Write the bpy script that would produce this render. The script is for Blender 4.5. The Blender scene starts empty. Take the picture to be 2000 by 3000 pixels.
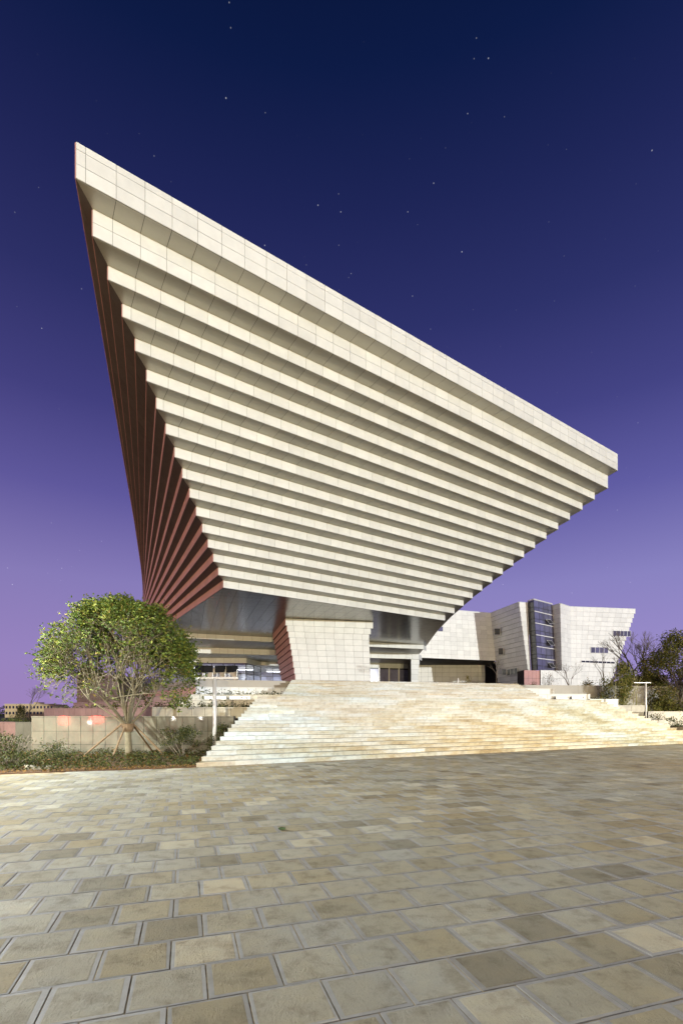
import bpy, bmesh, math, random
import numpy as np
from mathutils import Vector, noise
random.seed(7)
R = math.radians
sc = bpy.context.scene
col = sc.collection

# ------------------------------------------------------------------ camera
F, CX, YH, HC = 1417.0, 1000.0, 2090.0, 1.75      # focal length in photo pixels, horizon row, eye height in metres
cam_d = bpy.data.cameras.new('camera')
cam = bpy.data.objects.new('camera', cam_d); col.objects.link(cam)
cam.location = (0, 0, HC); cam.rotation_euler = (R(90), 0, 0)
cam_d.sensor_fit = 'VERTICAL'; cam_d.sensor_height = 36.0; cam_d.lens = 36.0 * F / 3000.0
cam_d.shift_y = (YH - 1500.0) / 3000.0             # shift lens, level camera
cam_d.clip_start = 0.1; cam_d.clip_end = 4000
sc.camera = cam

# ------------------------------------------------------------------ night sky
world = bpy.data.worlds.new('World'); sc.world = world; world.use_nodes = True
nt = world.node_tree; nt.nodes.clear()
def wn(t, **k):
    n = nt.nodes.new(t)
    for a, b in k.items(): setattr(n, a, b)
    return n
tc = wn('ShaderNodeTexCoord'); sep = wn('ShaderNodeSeparateXYZ'); nt.links.new(tc.outputs['Generated'], sep.inputs[0])
ramp = wn('ShaderNodeValToRGB'); nt.links.new(sep.outputs['Z'], ramp.inputs['Fac'])
def lin(c): return tuple(((v / 255 + .055) / 1.055) ** 2.4 if v / 255 > .04045 else v / 255 / 12.92 for v in c)
SKY = [(0.0, (162, 138, 194)), (.10, (155, 138, 197)), (.24, (138, 129, 189)), (.38, (97, 92, 160)), (.50, (68, 67, 130)),
       (.62, (46, 50, 105)), (.72, (31, 38, 87)), (.80, (14, 28, 70)), (.90, (3, 16, 46)), (1.0, (2, 11, 34))]
els = ramp.color_ramp.elements
while len(els) > 1: els.remove(els[-1])
els[0].position = 0; els[0].color = lin(SKY[0][1]) + (1,)
for p, c in SKY[1:]:
    e = els.new(p); e.color = lin(c) + (1,)
# faint stars: sparse points of a cell pattern over the directions
vor = wn('ShaderNodeTexVoronoi'); vor.inputs['Scale'].default_value = 62; nt.links.new(tc.outputs['Generated'], vor.inputs['Vector'])
mr = wn('ShaderNodeMapRange'); mr.inputs['From Min'].default_value = .062; mr.inputs['From Max'].default_value = .025
nt.links.new(vor.outputs['Distance'], mr.inputs['Value'])
sc2 = wn('ShaderNodeSeparateColor'); nt.links.new(vor.outputs['Color'], sc2.inputs[0])
pw = wn('ShaderNodeMath', operation='POWER'); nt.links.new(sc2.outputs[0], pw.inputs[0]); pw.inputs[1].default_value = 4.5
ml = wn('ShaderNodeMath', operation='MULTIPLY'); nt.links.new(mr.outputs[0], ml.inputs[0]); nt.links.new(pw.outputs[0], ml.inputs[1])
ml2 = wn('ShaderNodeMath', operation='MULTIPLY'); nt.links.new(ml.outputs[0], ml2.inputs[0]); ml2.inputs[1].default_value = .42
addc = wn('ShaderNodeMix', data_type='RGBA', blend_type='ADD'); addc.inputs['Factor'].default_value = 1
stc = wn('ShaderNodeCombineColor'); [nt.links.new(ml2.outputs[0], stc.inputs[i]) for i in range(3)]
azr = wn('ShaderNodeValToRGB'); nt.links.new(sep.outputs['X'], azr.inputs['Fac'])      # the glow is pinker to the left, bluer to the right
mrx = wn('ShaderNodeMapRange'); mrx.inputs['From Min'].default_value = -.6; mrx.inputs['From Max'].default_value = .6; nt.links.new(sep.outputs['X'], mrx.inputs['Value']); nt.links.new(mrx.outputs[0], azr.inputs['Fac'])
azr.color_ramp.elements[0].color = (.95, .90, .93, 1); azr.color_ramp.elements[1].color = (1.0, 1.05, 1.06, 1)
tint = wn('ShaderNodeMix', data_type='RGBA', blend_type='MULTIPLY'); tint.inputs['Factor'].default_value = 1
nt.links.new(ramp.outputs[0], tint.inputs['A']); nt.links.new(azr.outputs[0], tint.inputs['B'])
nt.links.new(tint.outputs['Result'], addc.inputs['A']); nt.links.new(stc.outputs[0], addc.inputs['B'])
bg = wn('ShaderNodeBackground'); bg.inputs['Strength'].default_value = 1.0
nt.links.new(addc.outputs['Result'], bg.inputs['Color'])
wo = wn('ShaderNodeOutputWorld'); nt.links.new(bg.outputs[0], wo.inputs[0])

# ------------------------------------------------------------------ low distant light (city lights far behind the camera, to the right)
sun_d = bpy.data.lights.new('sun', 'SUN'); sun = bpy.data.objects.new('sun', sun_d); col.objects.link(sun)
sun_d.energy = 2.7; sun_d.angle = R(.5); sun_d.color = (.975, 1, .99)
SAZ, SEL = R(35), R(1.6)
sdir = Vector((math.sin(SAZ) * math.cos(SEL), -math.cos(SAZ) * math.cos(SEL), math.sin(SEL)))
sun.rotation_euler = (-sdir).to_track_quat('-Z', 'Y').to_euler()
sun.location = (20, -40, 30)
LAMP_POWER = 8000
sc.view_settings.view_transform = 'Standard'; sc.view_settings.look = 'None'
sc.view_settings.exposure = 0.0; sc.view_settings.gamma = 1.0
try: sc.view_settings.use_curve_mapping = False
except Exception: pass

# ------------------------------------------------------------------ helpers
def at(px, py, d):            # the point seen at photo pixel (px, py) that lies d metres in front of the camera
    return Vector(((px - CX) * d / F, d, HC + (YH - py) * d / F))
def X(px, d): return (px - CX) * d / F
def Z(py, d): return HC + (YH - py) * d / F

def link(name, me, mat=None, parent=None):
    o = bpy.data.objects.new(name, me); col.objects.link(o)
    if mat is not None:
        for m in (mat if isinstance(mat, (list, tuple)) else [mat]): me.materials.append(m)
    if parent is not None: o.parent = parent
    return o
def mesh(name, v, f, mat, parent=None, smooth=False, mi=None, kind=None):
    me = bpy.data.meshes.new(name); me.from_pydata([tuple(p) for p in v], [], f)
    if smooth: me.polygons.foreach_set('use_smooth', [True] * len(me.polygons))
    if mi is not None: me.polygons.foreach_set('material_index', mi)
    me.update()
    o = link(name, me, mat, parent)
    if kind: o['kind'] = kind
    return o
def tag(o, label, cat, group=None):
    o['label'] = label; o['category'] = cat
    if group: o['group'] = group
    return o
def thing(name, loc, label, cat, group=None):
    o = bpy.data.objects.new(name, None); col.objects.link(o); o.location = (0, 0, 0)
    o.empty_display_size = .3
    return tag(o, label, cat, group)

class MB:                     # collects simple shapes into one mesh
    def __init__(s): s.v = []; s.f = []; s.mi = []
    def add(s, v, f, m=0):
        b = len(s.v); s.v += [tuple(p) for p in v]; s.f += [tuple(i + b for i in q) for q in f]; s.mi += [m] * len(f)
    def box(s, c, size, rz=0, m=0, ax=None):
        hx, hy, hz = (q / 2 for q in size); cr, sr = math.cos(rz), math.sin(rz)
        vs = []
        for dx, dy, dz in ((-1,-1,-1),(1,-1,-1),(1,1,-1),(-1,1,-1),(-1,-1,1),(1,-1,1),(1,1,1),(-1,1,1)):
            x, y, z = dx * hx, dy * hy, dz * hz
            vs.append((c[0] + x * cr - y * sr, c[1] + x * sr + y * cr, c[2] + z))
        s.add(vs, [(0,3,2,1),(4,5,6,7),(0,1,5,4),(1,2,6,5),(2,3,7,6),(3,0,4,7)], m)
    def tube(s, pts, rad, n=6, m=0, cap=True):
        pts = [Vector(p) for p in pts]; rad = rad if isinstance(rad, (list, tuple)) else [rad] * len(pts)
        b = len(s.v); ref = None
        for i, p in enumerate(pts):
            t = (pts[min(i + 1, len(pts) - 1)] - pts[max(i - 1, 0)]).normalized()
            if ref is None: ref = t.orthogonal().normalized()
            a = (ref - t * ref.dot(t))
            a = a.normalized() if a.length > 1e-4 else t.orthogonal().normalized()
            ref = a; c = t.cross(a)
            for k in range(n):
                q = 2 * math.pi * k / n
                s.v.append(tuple(p + (a * math.cos(q) + c * math.sin(q)) * rad[i]))
        for i in range(len(pts) - 1):
            for k in range(n):
                k2 = (k + 1) % n
                s.f.append((b + i * n + k, b + i * n + k2, b + (i + 1) * n + k2, b + (i + 1) * n + k)); s.mi.append(m)
        if cap:
            s.f.append(tuple(b + k for k in range(n))[::-1]); s.mi.append(m)
            e = b + (len(pts) - 1) * n; s.f.append(tuple(e + k for k in range(n))); s.mi.append(m)
    def build(s, name, mat, parent=None, smooth=False, kind=None):
        return mesh(name, s.v, s.f, mat, parent, smooth, s.mi, kind)

def prism(poly, z0, z1):      # vertical prism over a plan polygon
    n = len(poly)
    v = [(p[0], p[1], z0) for p in poly] + [(p[0], p[1], z1) for p in poly]
    area = sum(poly[i][0] * poly[(i + 1) % n][1] - poly[(i + 1) % n][0] * poly[i][1] for i in range(n))
    f = [tuple(range(n))[::-1], tuple(range(n, 2 * n))] + [(i, (i + 1) % n, n + (i + 1) % n, n + i) for i in range(n)]
    if area < 0: f = [q[::-1] for q in f]
    return v, f

# panels: thin slabs standing proud of a backing, collected per thing and built one by one (the 300 largest in view) with the rest joined
PIECES = {}
def size_px(v):
    a = np.array(v); y = np.maximum(a[:, 1], .3)
    px = a[:, 0] / y * F; py = (a[:, 2] - HC) / y * F
    if px.min() > 1060 or px.max() < -1060 or py.max() < -960 or py.min() > 2150: return 0
    return (min(px.max(), 1000) - max(px.min(), -1000)) * (py.max() - py.min())
def slab(thing_, name, mat, p, th=.03, gap=.02):
    """p: four (or three) corners seen from outside, counter-clockwise; the face stands th proud of them"""
    p = [Vector(q) for q in p]; n = len(p); th += random.uniform(-.002, .003)
    nrm = Vector((0, 0, 0))
    for i in range(n): nrm += p[i].cross(p[(i + 1) % n])
    if nrm.length < 1e-6: return
    nrm.normalize()
    c = sum(p, Vector()) / n
    out = []
    for i in range(n):
        e1 = p[(i + 1) % n] - p[i]; e0 = p[i - 1] - p[i]
        l1, l0 = e1.length, e0.length
        if l1 < 1e-5 or l0 < 1e-5: out.append(p[i]); continue
        g = gap / 2
        out.append(p[i] + e1 * min(g / l1, .3) + e0 * min(g / l0, .3))
    v = out + [q + nrm * th for q in out]
    f = [tuple(range(n, 2 * n))] + [(i, (i + 1) % n, n + (i + 1) % n, n + i) for i in range(n)]
    PIECES.setdefault((thing_, name, mat), []).append((v, f))
def flush_pieces(limit=300):
    done = {}
    for (t, name, mat), lst in PIECES.items():
        lst.sort(key=lambda q: -size_px(q[0]))
        used = done.get((t, name), 0); k = max(0, limit - used)
        for v, f in lst[:k]: mesh(name, v, f, mat, t)
        done[(t, name)] = used + len(lst[:k])
        if lst[k:]:
            m = MB()
            for v, f in lst[k:]: m.add(v, f)
            m.build(name + '_field', mat, t, kind='stuff')

# ------------------------------------------------------------------ materials
def newmat(name):
    m = bpy.data.materials.new(name); m.use_nodes = True; t = m.node_tree
    return m, t, t.nodes['Principled BSDF'], t.nodes, t.links
def rnd(t):                   # one random number per piece, whether a mesh of its own or an island of a joined mesh
    N, L = t.nodes, t.links
    a = N.new('ShaderNodeObjectInfo'); g = N.new('ShaderNodeNewGeometry'); s = N.new('ShaderNodeMath'); s.operation = 'ADD'
    L.new(a.outputs['Random'], s.inputs[0]); L.new(g.outputs['Random Per Island'], s.inputs[1])
    fr = N.new('ShaderNodeMath'); fr.operation = 'FRACT'; L.new(s.outputs[0], fr.inputs[0])
    return fr.outputs[0]
def ramp_node(t, fac, stops, interp='LINEAR'):
    n = t.nodes.new('ShaderNodeValToRGB'); e = n.color_ramp.elements; n.color_ramp.interpolation = interp
    while len(e) > 1: e.remove(e[-1])
    e[0].position = stops[0][0]; e[0].color = tuple(stops[0][1]) + (1,)
    for p, c in stops[1:]: q = e.new(p); q.color = tuple(c) + (1,)
    t.links.new(fac, n.inputs['Fac']); return n.outputs['Color']
def mixc(t, mode, fac, a, b):
    n = t.nodes.new('ShaderNodeMix'); n.data_type = 'RGBA'; n.blend_type = mode
    for s, v in (('Factor', fac), ('A', a), ('B', b)):
        if hasattr(v, 'links'): t.links.new(v, n.inputs[s])
        else: n.inputs[s].default_value = v if s == 'Factor' else (tuple(v) + (1,) if len(v) == 3 else v)
    return n.outputs['Result']
def noise_node(t, scale, detail=4, rough=.6, coords='Object', stretch=None):
    N, L = t.nodes, t.links
    c = N.new('ShaderNodeTexCoord'); n = N.new('ShaderNodeTexNoise')
    n.inputs['Scale'].default_value = scale; n.inputs['Detail'].default_value = detail; n.inputs['Roughness'].default_value = rough
    if stretch:
        mp = N.new('ShaderNodeMapping'); mp.inputs['Rotation'].default_value = (0, 0, stretch[3] if len(stretch) > 3 else 0)
        mp.inputs['Scale'].default_value = stretch[:3]; L.new(c.outputs[coords], mp.inputs[0]); L.new(mp.outputs[0], n.inputs['Vector'])
    else: L.new(c.outputs[coords], n.inputs['Vector'])
    return n.outputs['Fac']
def bump(t, b, h, strength, dist):
    n = t.nodes.new('ShaderNodeBump'); n.inputs['Strength'].default_value = strength; n.inputs['Distance'].default_value = dist
    t.links.new(h, n.inputs['Height']); t.links.new(n.outputs[0], b.inputs['Normal'])
def panel_mat(name, base, var=.10, rough=.45, metal=0, speck=.12, scale=6, spec=.5, coat=0):
    m, t, b, N, L = newmat(name)
    lo = tuple(c * (1 - var) for c in base); hi = tuple(min(1, c * (1 + var * .6)) for c in base)
    c1 = ramp_node(t, rnd(t), [(0, lo), (.5, base), (1, hi)])
    sp = ramp_node(t, noise_node(t, scale, 6, .65), [(.3, (1 - speck,) * 3), (.7, (1, 1, 1))])
    L.new(mixc(t, 'MULTIPLY', 1.0, c1, sp), b.inputs['Base Color'])
    b.inputs['Roughness'].default_value = rough; b.inputs['Metallic'].default_value = metal
    b.inputs['Specular IOR Level'].default_value = spec; b.inputs['Coat Weight'].default_value = coat; b.inputs['Coat Roughness'].default_value = .04
    return m
def plain(name, base, rough=.6, metal=0, var=.0, scale=3):
    m, t, b, N, L = newmat(name)
    if var:
        L.new(ramp_node(t, noise_node(t, scale, 5), [(.25, tuple(c * (1 - var) for c in base)), (.75, tuple(c * (1 + var) for c in base))]), b.inputs['Base Color'])
    else: b.inputs['Base Color'].default_value = tuple(base) + (1,)
    b.inputs['Roughness'].default_value = rough; b.inputs['Metallic'].default_value = metal
    return m
def glow(name, c, s):
    m, t, b, N, L = newmat(name)
    b.inputs['Base Color'].default_value = (.8, .8, .8, 1); b.inputs['Emission Color'].default_value = tuple(c) + (1,); b.inputs['Emission Strength'].default_value = s
    return m
M = {}
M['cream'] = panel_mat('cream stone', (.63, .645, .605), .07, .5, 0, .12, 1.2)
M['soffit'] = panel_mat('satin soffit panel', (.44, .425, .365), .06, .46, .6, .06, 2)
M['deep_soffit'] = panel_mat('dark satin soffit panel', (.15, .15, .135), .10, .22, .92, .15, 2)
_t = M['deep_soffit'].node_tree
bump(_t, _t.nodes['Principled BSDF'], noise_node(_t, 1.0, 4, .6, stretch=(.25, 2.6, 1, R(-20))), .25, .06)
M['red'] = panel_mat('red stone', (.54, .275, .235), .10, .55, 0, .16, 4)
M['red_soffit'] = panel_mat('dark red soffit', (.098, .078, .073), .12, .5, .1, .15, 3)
M['joint'] = plain('dark joint', (.05, .047, .04), .9)
M['red_joint'] = plain('dark red joint', (.03, .018, .015), .9)
M['annex'] = panel_mat('annex stone', (.78, .775, .72), .09, .5, 0, .12, 2)
M['granite'] = panel_mat('polished granite', (.165, .155, .11), .09, .3, 0, .38, 1.6, .5, .9)
M['planter_stone'] = panel_mat('planter stone', (.40, .38, .31), .15, .35, 0, .25, 5)
M['red_granite'] = panel_mat('red granite', (.20, .12, .10), .16, .30, 0, .25, 5)
M['metal'] = plain('painted metal', (.55, .55, .53), .4, .2, .06)
M['white_metal'] = plain('white metal', (.78, .77, .73), .4)
M['black_metal'] = plain('dark metal', (.03, .032, .03), .4, .3)
M['dull_black'] = plain('dull black', (.012, .012, .013), .9); M['dull_black'].node_tree.nodes['Principled BSDF'].inputs['Specular IOR Level'].default_value = .08
M['glass'] = None
def glass_mat(name, tint, rough=.03, mix=.55):
    m, t, b, N, L = newmat(name)
    N.remove(b); out = N['Material Output']
    tr = N.new('ShaderNodeBsdfTransparent'); tr.inputs[0].default_value = tuple(tint) + (1,)
    gl = N.new('ShaderNodeBsdfGlossy'); gl.inputs['Roughness'].default_value = rough; gl.inputs['Color'].default_value = (.9, .9, .95, 1)
    fr = N.new('ShaderNodeFresnel'); fr.inputs[0].default_value = 1.6
    ad = N.new('ShaderNodeMath'); ad.operation = 'ADD'; ad.inputs[1].default_value = .10; L.new(fr.outputs[0], ad.inputs[0])
    mx = N.new('ShaderNodeMixShader'); L.new(ad.outputs[0], mx.inputs[0]); L.new(tr.outputs[0], mx.inputs[1]); L.new(gl.outputs[0], mx.inputs[2])
    L.new(mx.outputs[0], out.inputs[0]); return m
M['glass'] = glass_mat('clear glass', (.62, .66, .78))
M['blue_glass'] = panel_mat('blue window glass', (.13, .13, .21), .35, .08, 0, .3, 1.5, .9)
M['dark_glass'] = panel_mat('dark window glass', (.03, .035, .045), .3, .08, 0, .2, 1.5, .9)

# =================================================================== GROUND AND PAVING
def ground_material():
    m, t, b, N, L = newmat('ground soil and grass')
    L.new(ramp_node(t, noise_node(t, .15, 6), [(.3, (.045, .05, .02)), (.7, (.09, .07, .04))]), b.inputs['Base Color']); b.inputs['Roughness'].default_value = .95
    return m
mesh('ground', [(-1500, -400, -.35), (1500, -400, -.35), (1500, 2200, -.35), (-1500, 2200, -.35)], [(0, 1, 2, 3)], ground_material(), kind='structure')

RA = R(72.2)                                       # direction of the paver rows, measured from the view axis
ru = Vector((math.sin(RA), math.cos(RA), 0)); rv = Vector((-math.cos(RA), math.sin(RA), 0))
TL, TW = .472, .440
# edge of the paving: planting bed on the left, stairs behind
STAIR_L = [(-4.72 + .46 * n / 17, 15.7 + 8.7 * n / 17) for n in range(18)]
STAIR_R = [(22.2 - 5.8 * n / 17, 29.2 + 1.3 * n / 17) for n in range(18)]
bed_edge = lambda x: 15.7 + (x + 4.72) * .355       # front edge of the planting bed
def on_plaza(p):
    if p.x < -4.72: return p.y < bed_edge(p.x)
    return p.y < 15.7 + (p.x + 4.72) * (29.2 - 15.7) / (22.2 + 4.72)
def paver_mats():
    m, t, b, N, L = newmat('rough paver face')
    r = rnd(t)
    c = ramp_node(t, r, [(0, (.16, .153, .12)), (.12, (.21, .2, .15)), (.28, (.26, .243, .175)), (.45, (.25, .248, .205)), (.68, (.26, .265, .24)), (.88, (.295, .295, .25)), (1, (.37, .365, .315))])
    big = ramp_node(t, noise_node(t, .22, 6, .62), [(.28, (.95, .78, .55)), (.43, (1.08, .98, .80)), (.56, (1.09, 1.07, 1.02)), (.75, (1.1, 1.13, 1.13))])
    st = ramp_node(t, noise_node(t, 4.5, 7, .65), [(.28, (.56, .52, .45)), (.5, (1, 1, 1)), (.75, (1.14, 1.11, 1.04))])
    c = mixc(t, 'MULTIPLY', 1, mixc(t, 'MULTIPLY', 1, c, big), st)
    dk = ramp_node(t, noise_node(t, 1.3, 3, .5), [(.66, (1, 1, 1)), (.80, (.62, .6, .56))])
    L.new(mixc(t, 'MULTIPLY', .8, c, dk), b.inputs['Base Color']); b.inputs['Roughness'].default_value = .72
    b.inputs['Specular IOR Level'].default_value = .35
    n1 = noise_node(t, 52, 6, .75, stretch=(1, .55, 1, R(60))); bump(t, b, n1, 1.0, .034)
    m2, t2, b2, N2, L2 = newmat('smooth paver margin')
    r2 = rnd(t2)
    c2 = ramp_node(t2, r2, [(0, (.215, .21, .195)), (.5, (.25, .25, .24)), (1, (.29, .29, .275))])
    sp = ramp_node(t2, noise_node(t2, 9, 6, .65), [(.3, (.78, .76, .72)), (.7, (1, 1, 1))])
    L2.new(mixc(t2, 'MULTIPLY', 1, c2, sp), b2.inputs['Base Color']); b2.inputs['Roughness'].default_value = .6
    bump(t2, b2, noise_node(t2, 60, 3), .25, .004)
    m3, t3, b3, N3, L3 = newmat('sandy mortar')
    L3.new(ramp_node(t3, noise_node(t3, 5, 6), [(.3, (.10, .07, .04)), (.55, (.34, .27, .16)), (.75, (.46, .38, .24))]), b3.inputs['Base Color']); b3.inputs['Roughness'].default_value = .95
    return m, m2, m3
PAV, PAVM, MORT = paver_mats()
def far_paving():
    m, t, b, N, L = newmat('distant stone paving')
    c = N.new('ShaderNodeTexCoord'); mp = N.new('ShaderNodeMapping'); mp.inputs['Rotation'].default_value = (0, 0, RA - R(90)); L.new(c.outputs['Object'], mp.inputs[0])
    br = N.new('ShaderNodeTexBrick'); L.new(mp.outputs[0], br.inputs['Vector'])
    br.inputs['Scale'].default_value = 1; br.inputs['Brick Width'].default_value = TL; br.inputs['Row Height'].default_value = TW; br.inputs['Mortar Size'].default_value = .008
    br.inputs['Color1'].default_value = (.24, .20, .14, 1); br.inputs['Color2'].default_value = (.31, .27, .20, 1); br.inputs['Mortar'].default_value = (.16, .12, .08, 1)
    L.new(mixc(t, 'MULTIPLY', 1, br.outputs['Color'], ramp_node(t, noise_node(t, .2, 6, .65, stretch=(.5, 1.6, 1)), [(.3, (.72, .6, .46)), (.6, (1, .95, .86)), (.75, (1.05, 1.05, 1.03))])), b.inputs['Base Color'])
    b.inputs['Roughness'].default_value = .6
    return m
plz = [(-60, -30), (90, -30), (90, 62.8), (22.2, 29.2), (-4.72, 15.7), (-60, bed_edge(-60) )]
v, f = prism(plz, -.3, -.008)
plaza = mesh('plaza', v, f, MORT, kind='structure')
def paver_geo(c):
    """a paver with a dressed margin round a rougher, slightly raised middle; each with its own small tilt and height"""
    g = .0055; hl, hw = TL / 2 - g, TW / 2 - g; mg = .024 + random.uniform(-.008, .014)
    tz = random.uniform(-.003, .003); ta, tb = random.uniform(-.004, .004), random.uniform(-.004, .004)
    j = lambda s: random.uniform(-s, s)
    def P(a, b2, z): return tuple(c + ru * a + rv * b2 + Vector((0, 0, z + tz + ta * a + tb * b2)))
    q = ((-1, -1), (1, -1), (1, 1), (-1, 1))
    v = [P(a * hl, b2 * hw, -.02) for a, b2 in q] + [P(a * hl, b2 * hw, -.001) for a, b2 in q]
    inn = [(a * (hl - mg + j(.006)), b2 * (hw - mg * .75 + j(.006))) for a, b2 in q]
    v += [P(a, b2, 0) for a, b2 in inn] + [P(a * .97, b2 * .97, .0022 + random.uniform(0, .0015)) for a, b2 in inn]
    f = []; mi = []
    for k in range(4):
        k2 = (k + 1) % 4
        f += [(k, k2, 4 + k2, 4 + k), (4 + k, 4 + k2, 8 + k2, 8 + k), (8 + k, 8 + k2, 12 + k2, 12 + k)]; mi += [1, 1, 0]
    f.append((12, 13, 14, 15)); mi.append(0)
    return v, f, mi
pv = []
for jr in range(-6, 74):
    for ir in range(-70, 130):
        c = ru * ((ir + (.5 if jr % 2 else 0)) * TL + .13) + rv * (jr * TW + .21)
        if c.y < 1.2 or c.y > 34 or abs(c.x) > c.y * .78 + 4.5: continue
        if not all(on_plaza(c + ru * a * TL * .5 + rv * b_ * TW * .5) for a in (-1, 1) for b_ in (-1, 1)): continue
        pv.append((paver_geo(c), c))
pv.sort(key=lambda q: (abs(q[1].x) > q[1].y * .74 + .4 or q[1].y < 2.2, q[1].length))
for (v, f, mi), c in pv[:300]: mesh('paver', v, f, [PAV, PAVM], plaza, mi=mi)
m = MB()
for (v, f, mi), c in pv[300:]:
    b0 = len(m.v); m.v += v; m.f += [tuple(i + b0 for i in q) for q in f]; m.mi += mi
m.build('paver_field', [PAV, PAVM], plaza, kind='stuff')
# outside the modelled pavers the joints are far too small to see
v, f = prism([(-60, -30), (90, -30), (90, 1.3), (-60, 1.3)], -.004, -.001); mesh('paving_surround', v, f, far_paving(), plaza)
# drain slots and small litter on the paving
dm = MB(); p = at(1287, 2284, 1.75 * F / (2284 - YH)); dm.box((p.x, p.y, .004), (.42, .12, .008), R(90) - RA)
tag(dm.build('drain_cover', M['black_metal']), 'small dark drain slot set in the tan paving before the stairs', 'drain cover')
dm = MB(); p = at(1222, 2284, 1.75 * F / (2287 - YH)); dm.box((p.x, p.y, .004), (.22, .08, .008), R(90) - RA)
tag(dm.build('drain_cover', M['black_metal']), 'tiny dark slot in the paving just left of a longer drain slot', 'drain cover')
p = at(826, 2433, 1.75 * F / (2433 - YH))
bm = bmesh.new(); bmesh.ops.create_icosphere(bm, subdivisions=2, radius=.045)
for q in bm.verts: q.co.z = q.co.z * .5 + .025; q.co.x *= 1.25; q.co += q.co.normalized() * random.uniform(-.006, .006)
me = bpy.data.meshes.new('fallen_fruit'); bm.to_mesh(me); bm.free()
o = link('fallen_fruit', me, plain('green rind', (.03, .06, .012), .6, 0, .3, 20)); o.location = (p.x, p.y, .003)
tag(o, 'small dark green lump lying alone on the pale paving', 'fruit')

# =================================================================== STAIRS
def slab_mat():
    m, t, b, N, L = newmat('weathered stair stone')
    r = rnd(t)
    c = ramp_node(t, r, [(0, (.33, .315, .25)), (.2, (.38, .375, .315)), (.5, (.405, .41, .37)), (.8, (.415, .425, .405)), (.93, (.405, .43, .43)), (1, (.54, .54, .49))])
    sp = ramp_node(t, noise_node(t, .5, 7, .68, stretch=(.55, 2.2, 3, R(-25))), [(.30, (.60, .48, .30)), (.42, (.86, .75, .55)), (.49, (.98, .94, .87)), (.58, (1.04, 1.06, 1.07)), (.78, (1.04, 1.13, 1.2))])
    sm = ramp_node(t, noise_node(t, 5, 6, .7), [(.3, (.62, .59, .54)), (.55, (1, 1, 1))])
    lg = ramp_node(t, noise_node(t, .13, 4, .6, stretch=(.6, 1.5, 1, R(-25))), [(.36, (1.0, .92, .77)), (.5, (1, .98, .94)), (.62, (.90, 1.0, 1.08))])
    c = mixc(t, 'MULTIPLY', 1, c, lg)
    L.new(mixc(t, 'MULTIPLY', .9, mixc(t, 'MULTIPLY', 1, c, sp), sm), b.inputs['Base Color'])
    b.inputs['Roughness'].default_value = .42; bump(t, b, noise_node(t, 25, 4), .2, .006)
    return m
STONE = slab_mat()
RISE = .145
steps = []                                          # front edge of each step: left end, right end, height
for n in range(18): steps.append((Vector(STAIR_L[n]), Vector(STAIR_R[n]), RISE * (n + 1)))
for n in range(11):
    k = n / 10
    steps.append((Vector((-3.52 - .15 * k, 28.0 + 7.4 * k)), Vector((13.2 + 1.46 * k, 31.3 + 8.8 * k)), RISE * (19 + n)))
top_back = (Vector((-3.7, 36.4)), Vector((14.9, 41.2)))
TOPZ = RISE * 29
stair_pts = []
core = MB()
for n, (a, b_, z) in enumerate(steps):
    na, nb = (steps[n + 1][0], steps[n + 1][1]) if n < 28 else top_back
    core.add(*prism([(a.x + .08, a.y + .12), (b_.x - .08, b_.y + .12), (nb.x - .08, nb.y + .12), (na.x + .08, na.y + .12)], -.25, z - .06))
staircase = core.build('staircase', plain('stair core concrete', (.22, .2, .16), .9), kind='structure')
sp_list = []
for n, (a, b_, z) in enumerate(steps):
    na, nb = (steps[n + 1][0], steps[n + 1][1]) if n < 28 else top_back
    Ln = (b_ - a).length; s = 0; cuts = [0]
    while s < Ln: s += random.uniform(.95, 1.5); cuts.append(min(s, Ln))
    if cuts[-1] - cuts[-2] < .3: cuts.pop(-2)
    zb = z - RISE
    for k in range(len(cuts) - 1):
        t0, t1 = (cuts[k] + .004) / Ln, (cuts[k + 1] - .004) / Ln
        f0, f1 = a.lerp(b_, t0), a.lerp(b_, t1)
        ub = (na - a).dot((b_ - a).normalized()); 
        g0, g1 = na.lerp(nb, t0), na.lerp(nb, t1)
        i0, i1 = (g0 - f0).normalized(), (g1 - f1).normalized()
        dz = random.uniform(-.003, .003)
        prof = lambda F0, I0, G0: [(F0.x, F0.y, z + dz), (F0.x, F0.y, z - .042 + dz), (F0.x + I0.x * .035, F0.y + I0.y * .035, z - .045), (F0.x + I0.x * .035, F0.y + I0.y * .035, zb),
                                   (G0.x + I0.x * .05, G0.y + I0.y * .05, z + dz), (G0.x + I0.x * .05, G0.y + I0.y * .05, zb)]
        v = prof(f0, i0, g0) + prof(f1, i1, g1)
        f = [(0, 1, 7, 6), (1, 2, 8, 7), (2, 3, 9, 8), (0, 6, 10, 4), (5, 3, 2, 1, 0, 4)[::-1], (6, 7, 8, 9, 11, 10)[::-1]]
        f = [q[::-1] for q in f]
        sp_list.append((v, f))
PIECES[(staircase, 'stone_slab', STONE)] = sp_list

# platform on which the hall stands, and the earth terraces beside the stairs
PLAT = [(-3.9, 36.2), (14.9, 41.1), (60, 47), (90, 130), (-30, 130), (-30, 76), (-19.2, 45.9), (-10.3, 34.3)]
v, f = prism(PLAT, -.3, TOPZ - .03)
mesh('platform', v, f, plain('platform paving', (.30, .28, .23), .5, 0, .15, .6), kind='structure')

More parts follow.
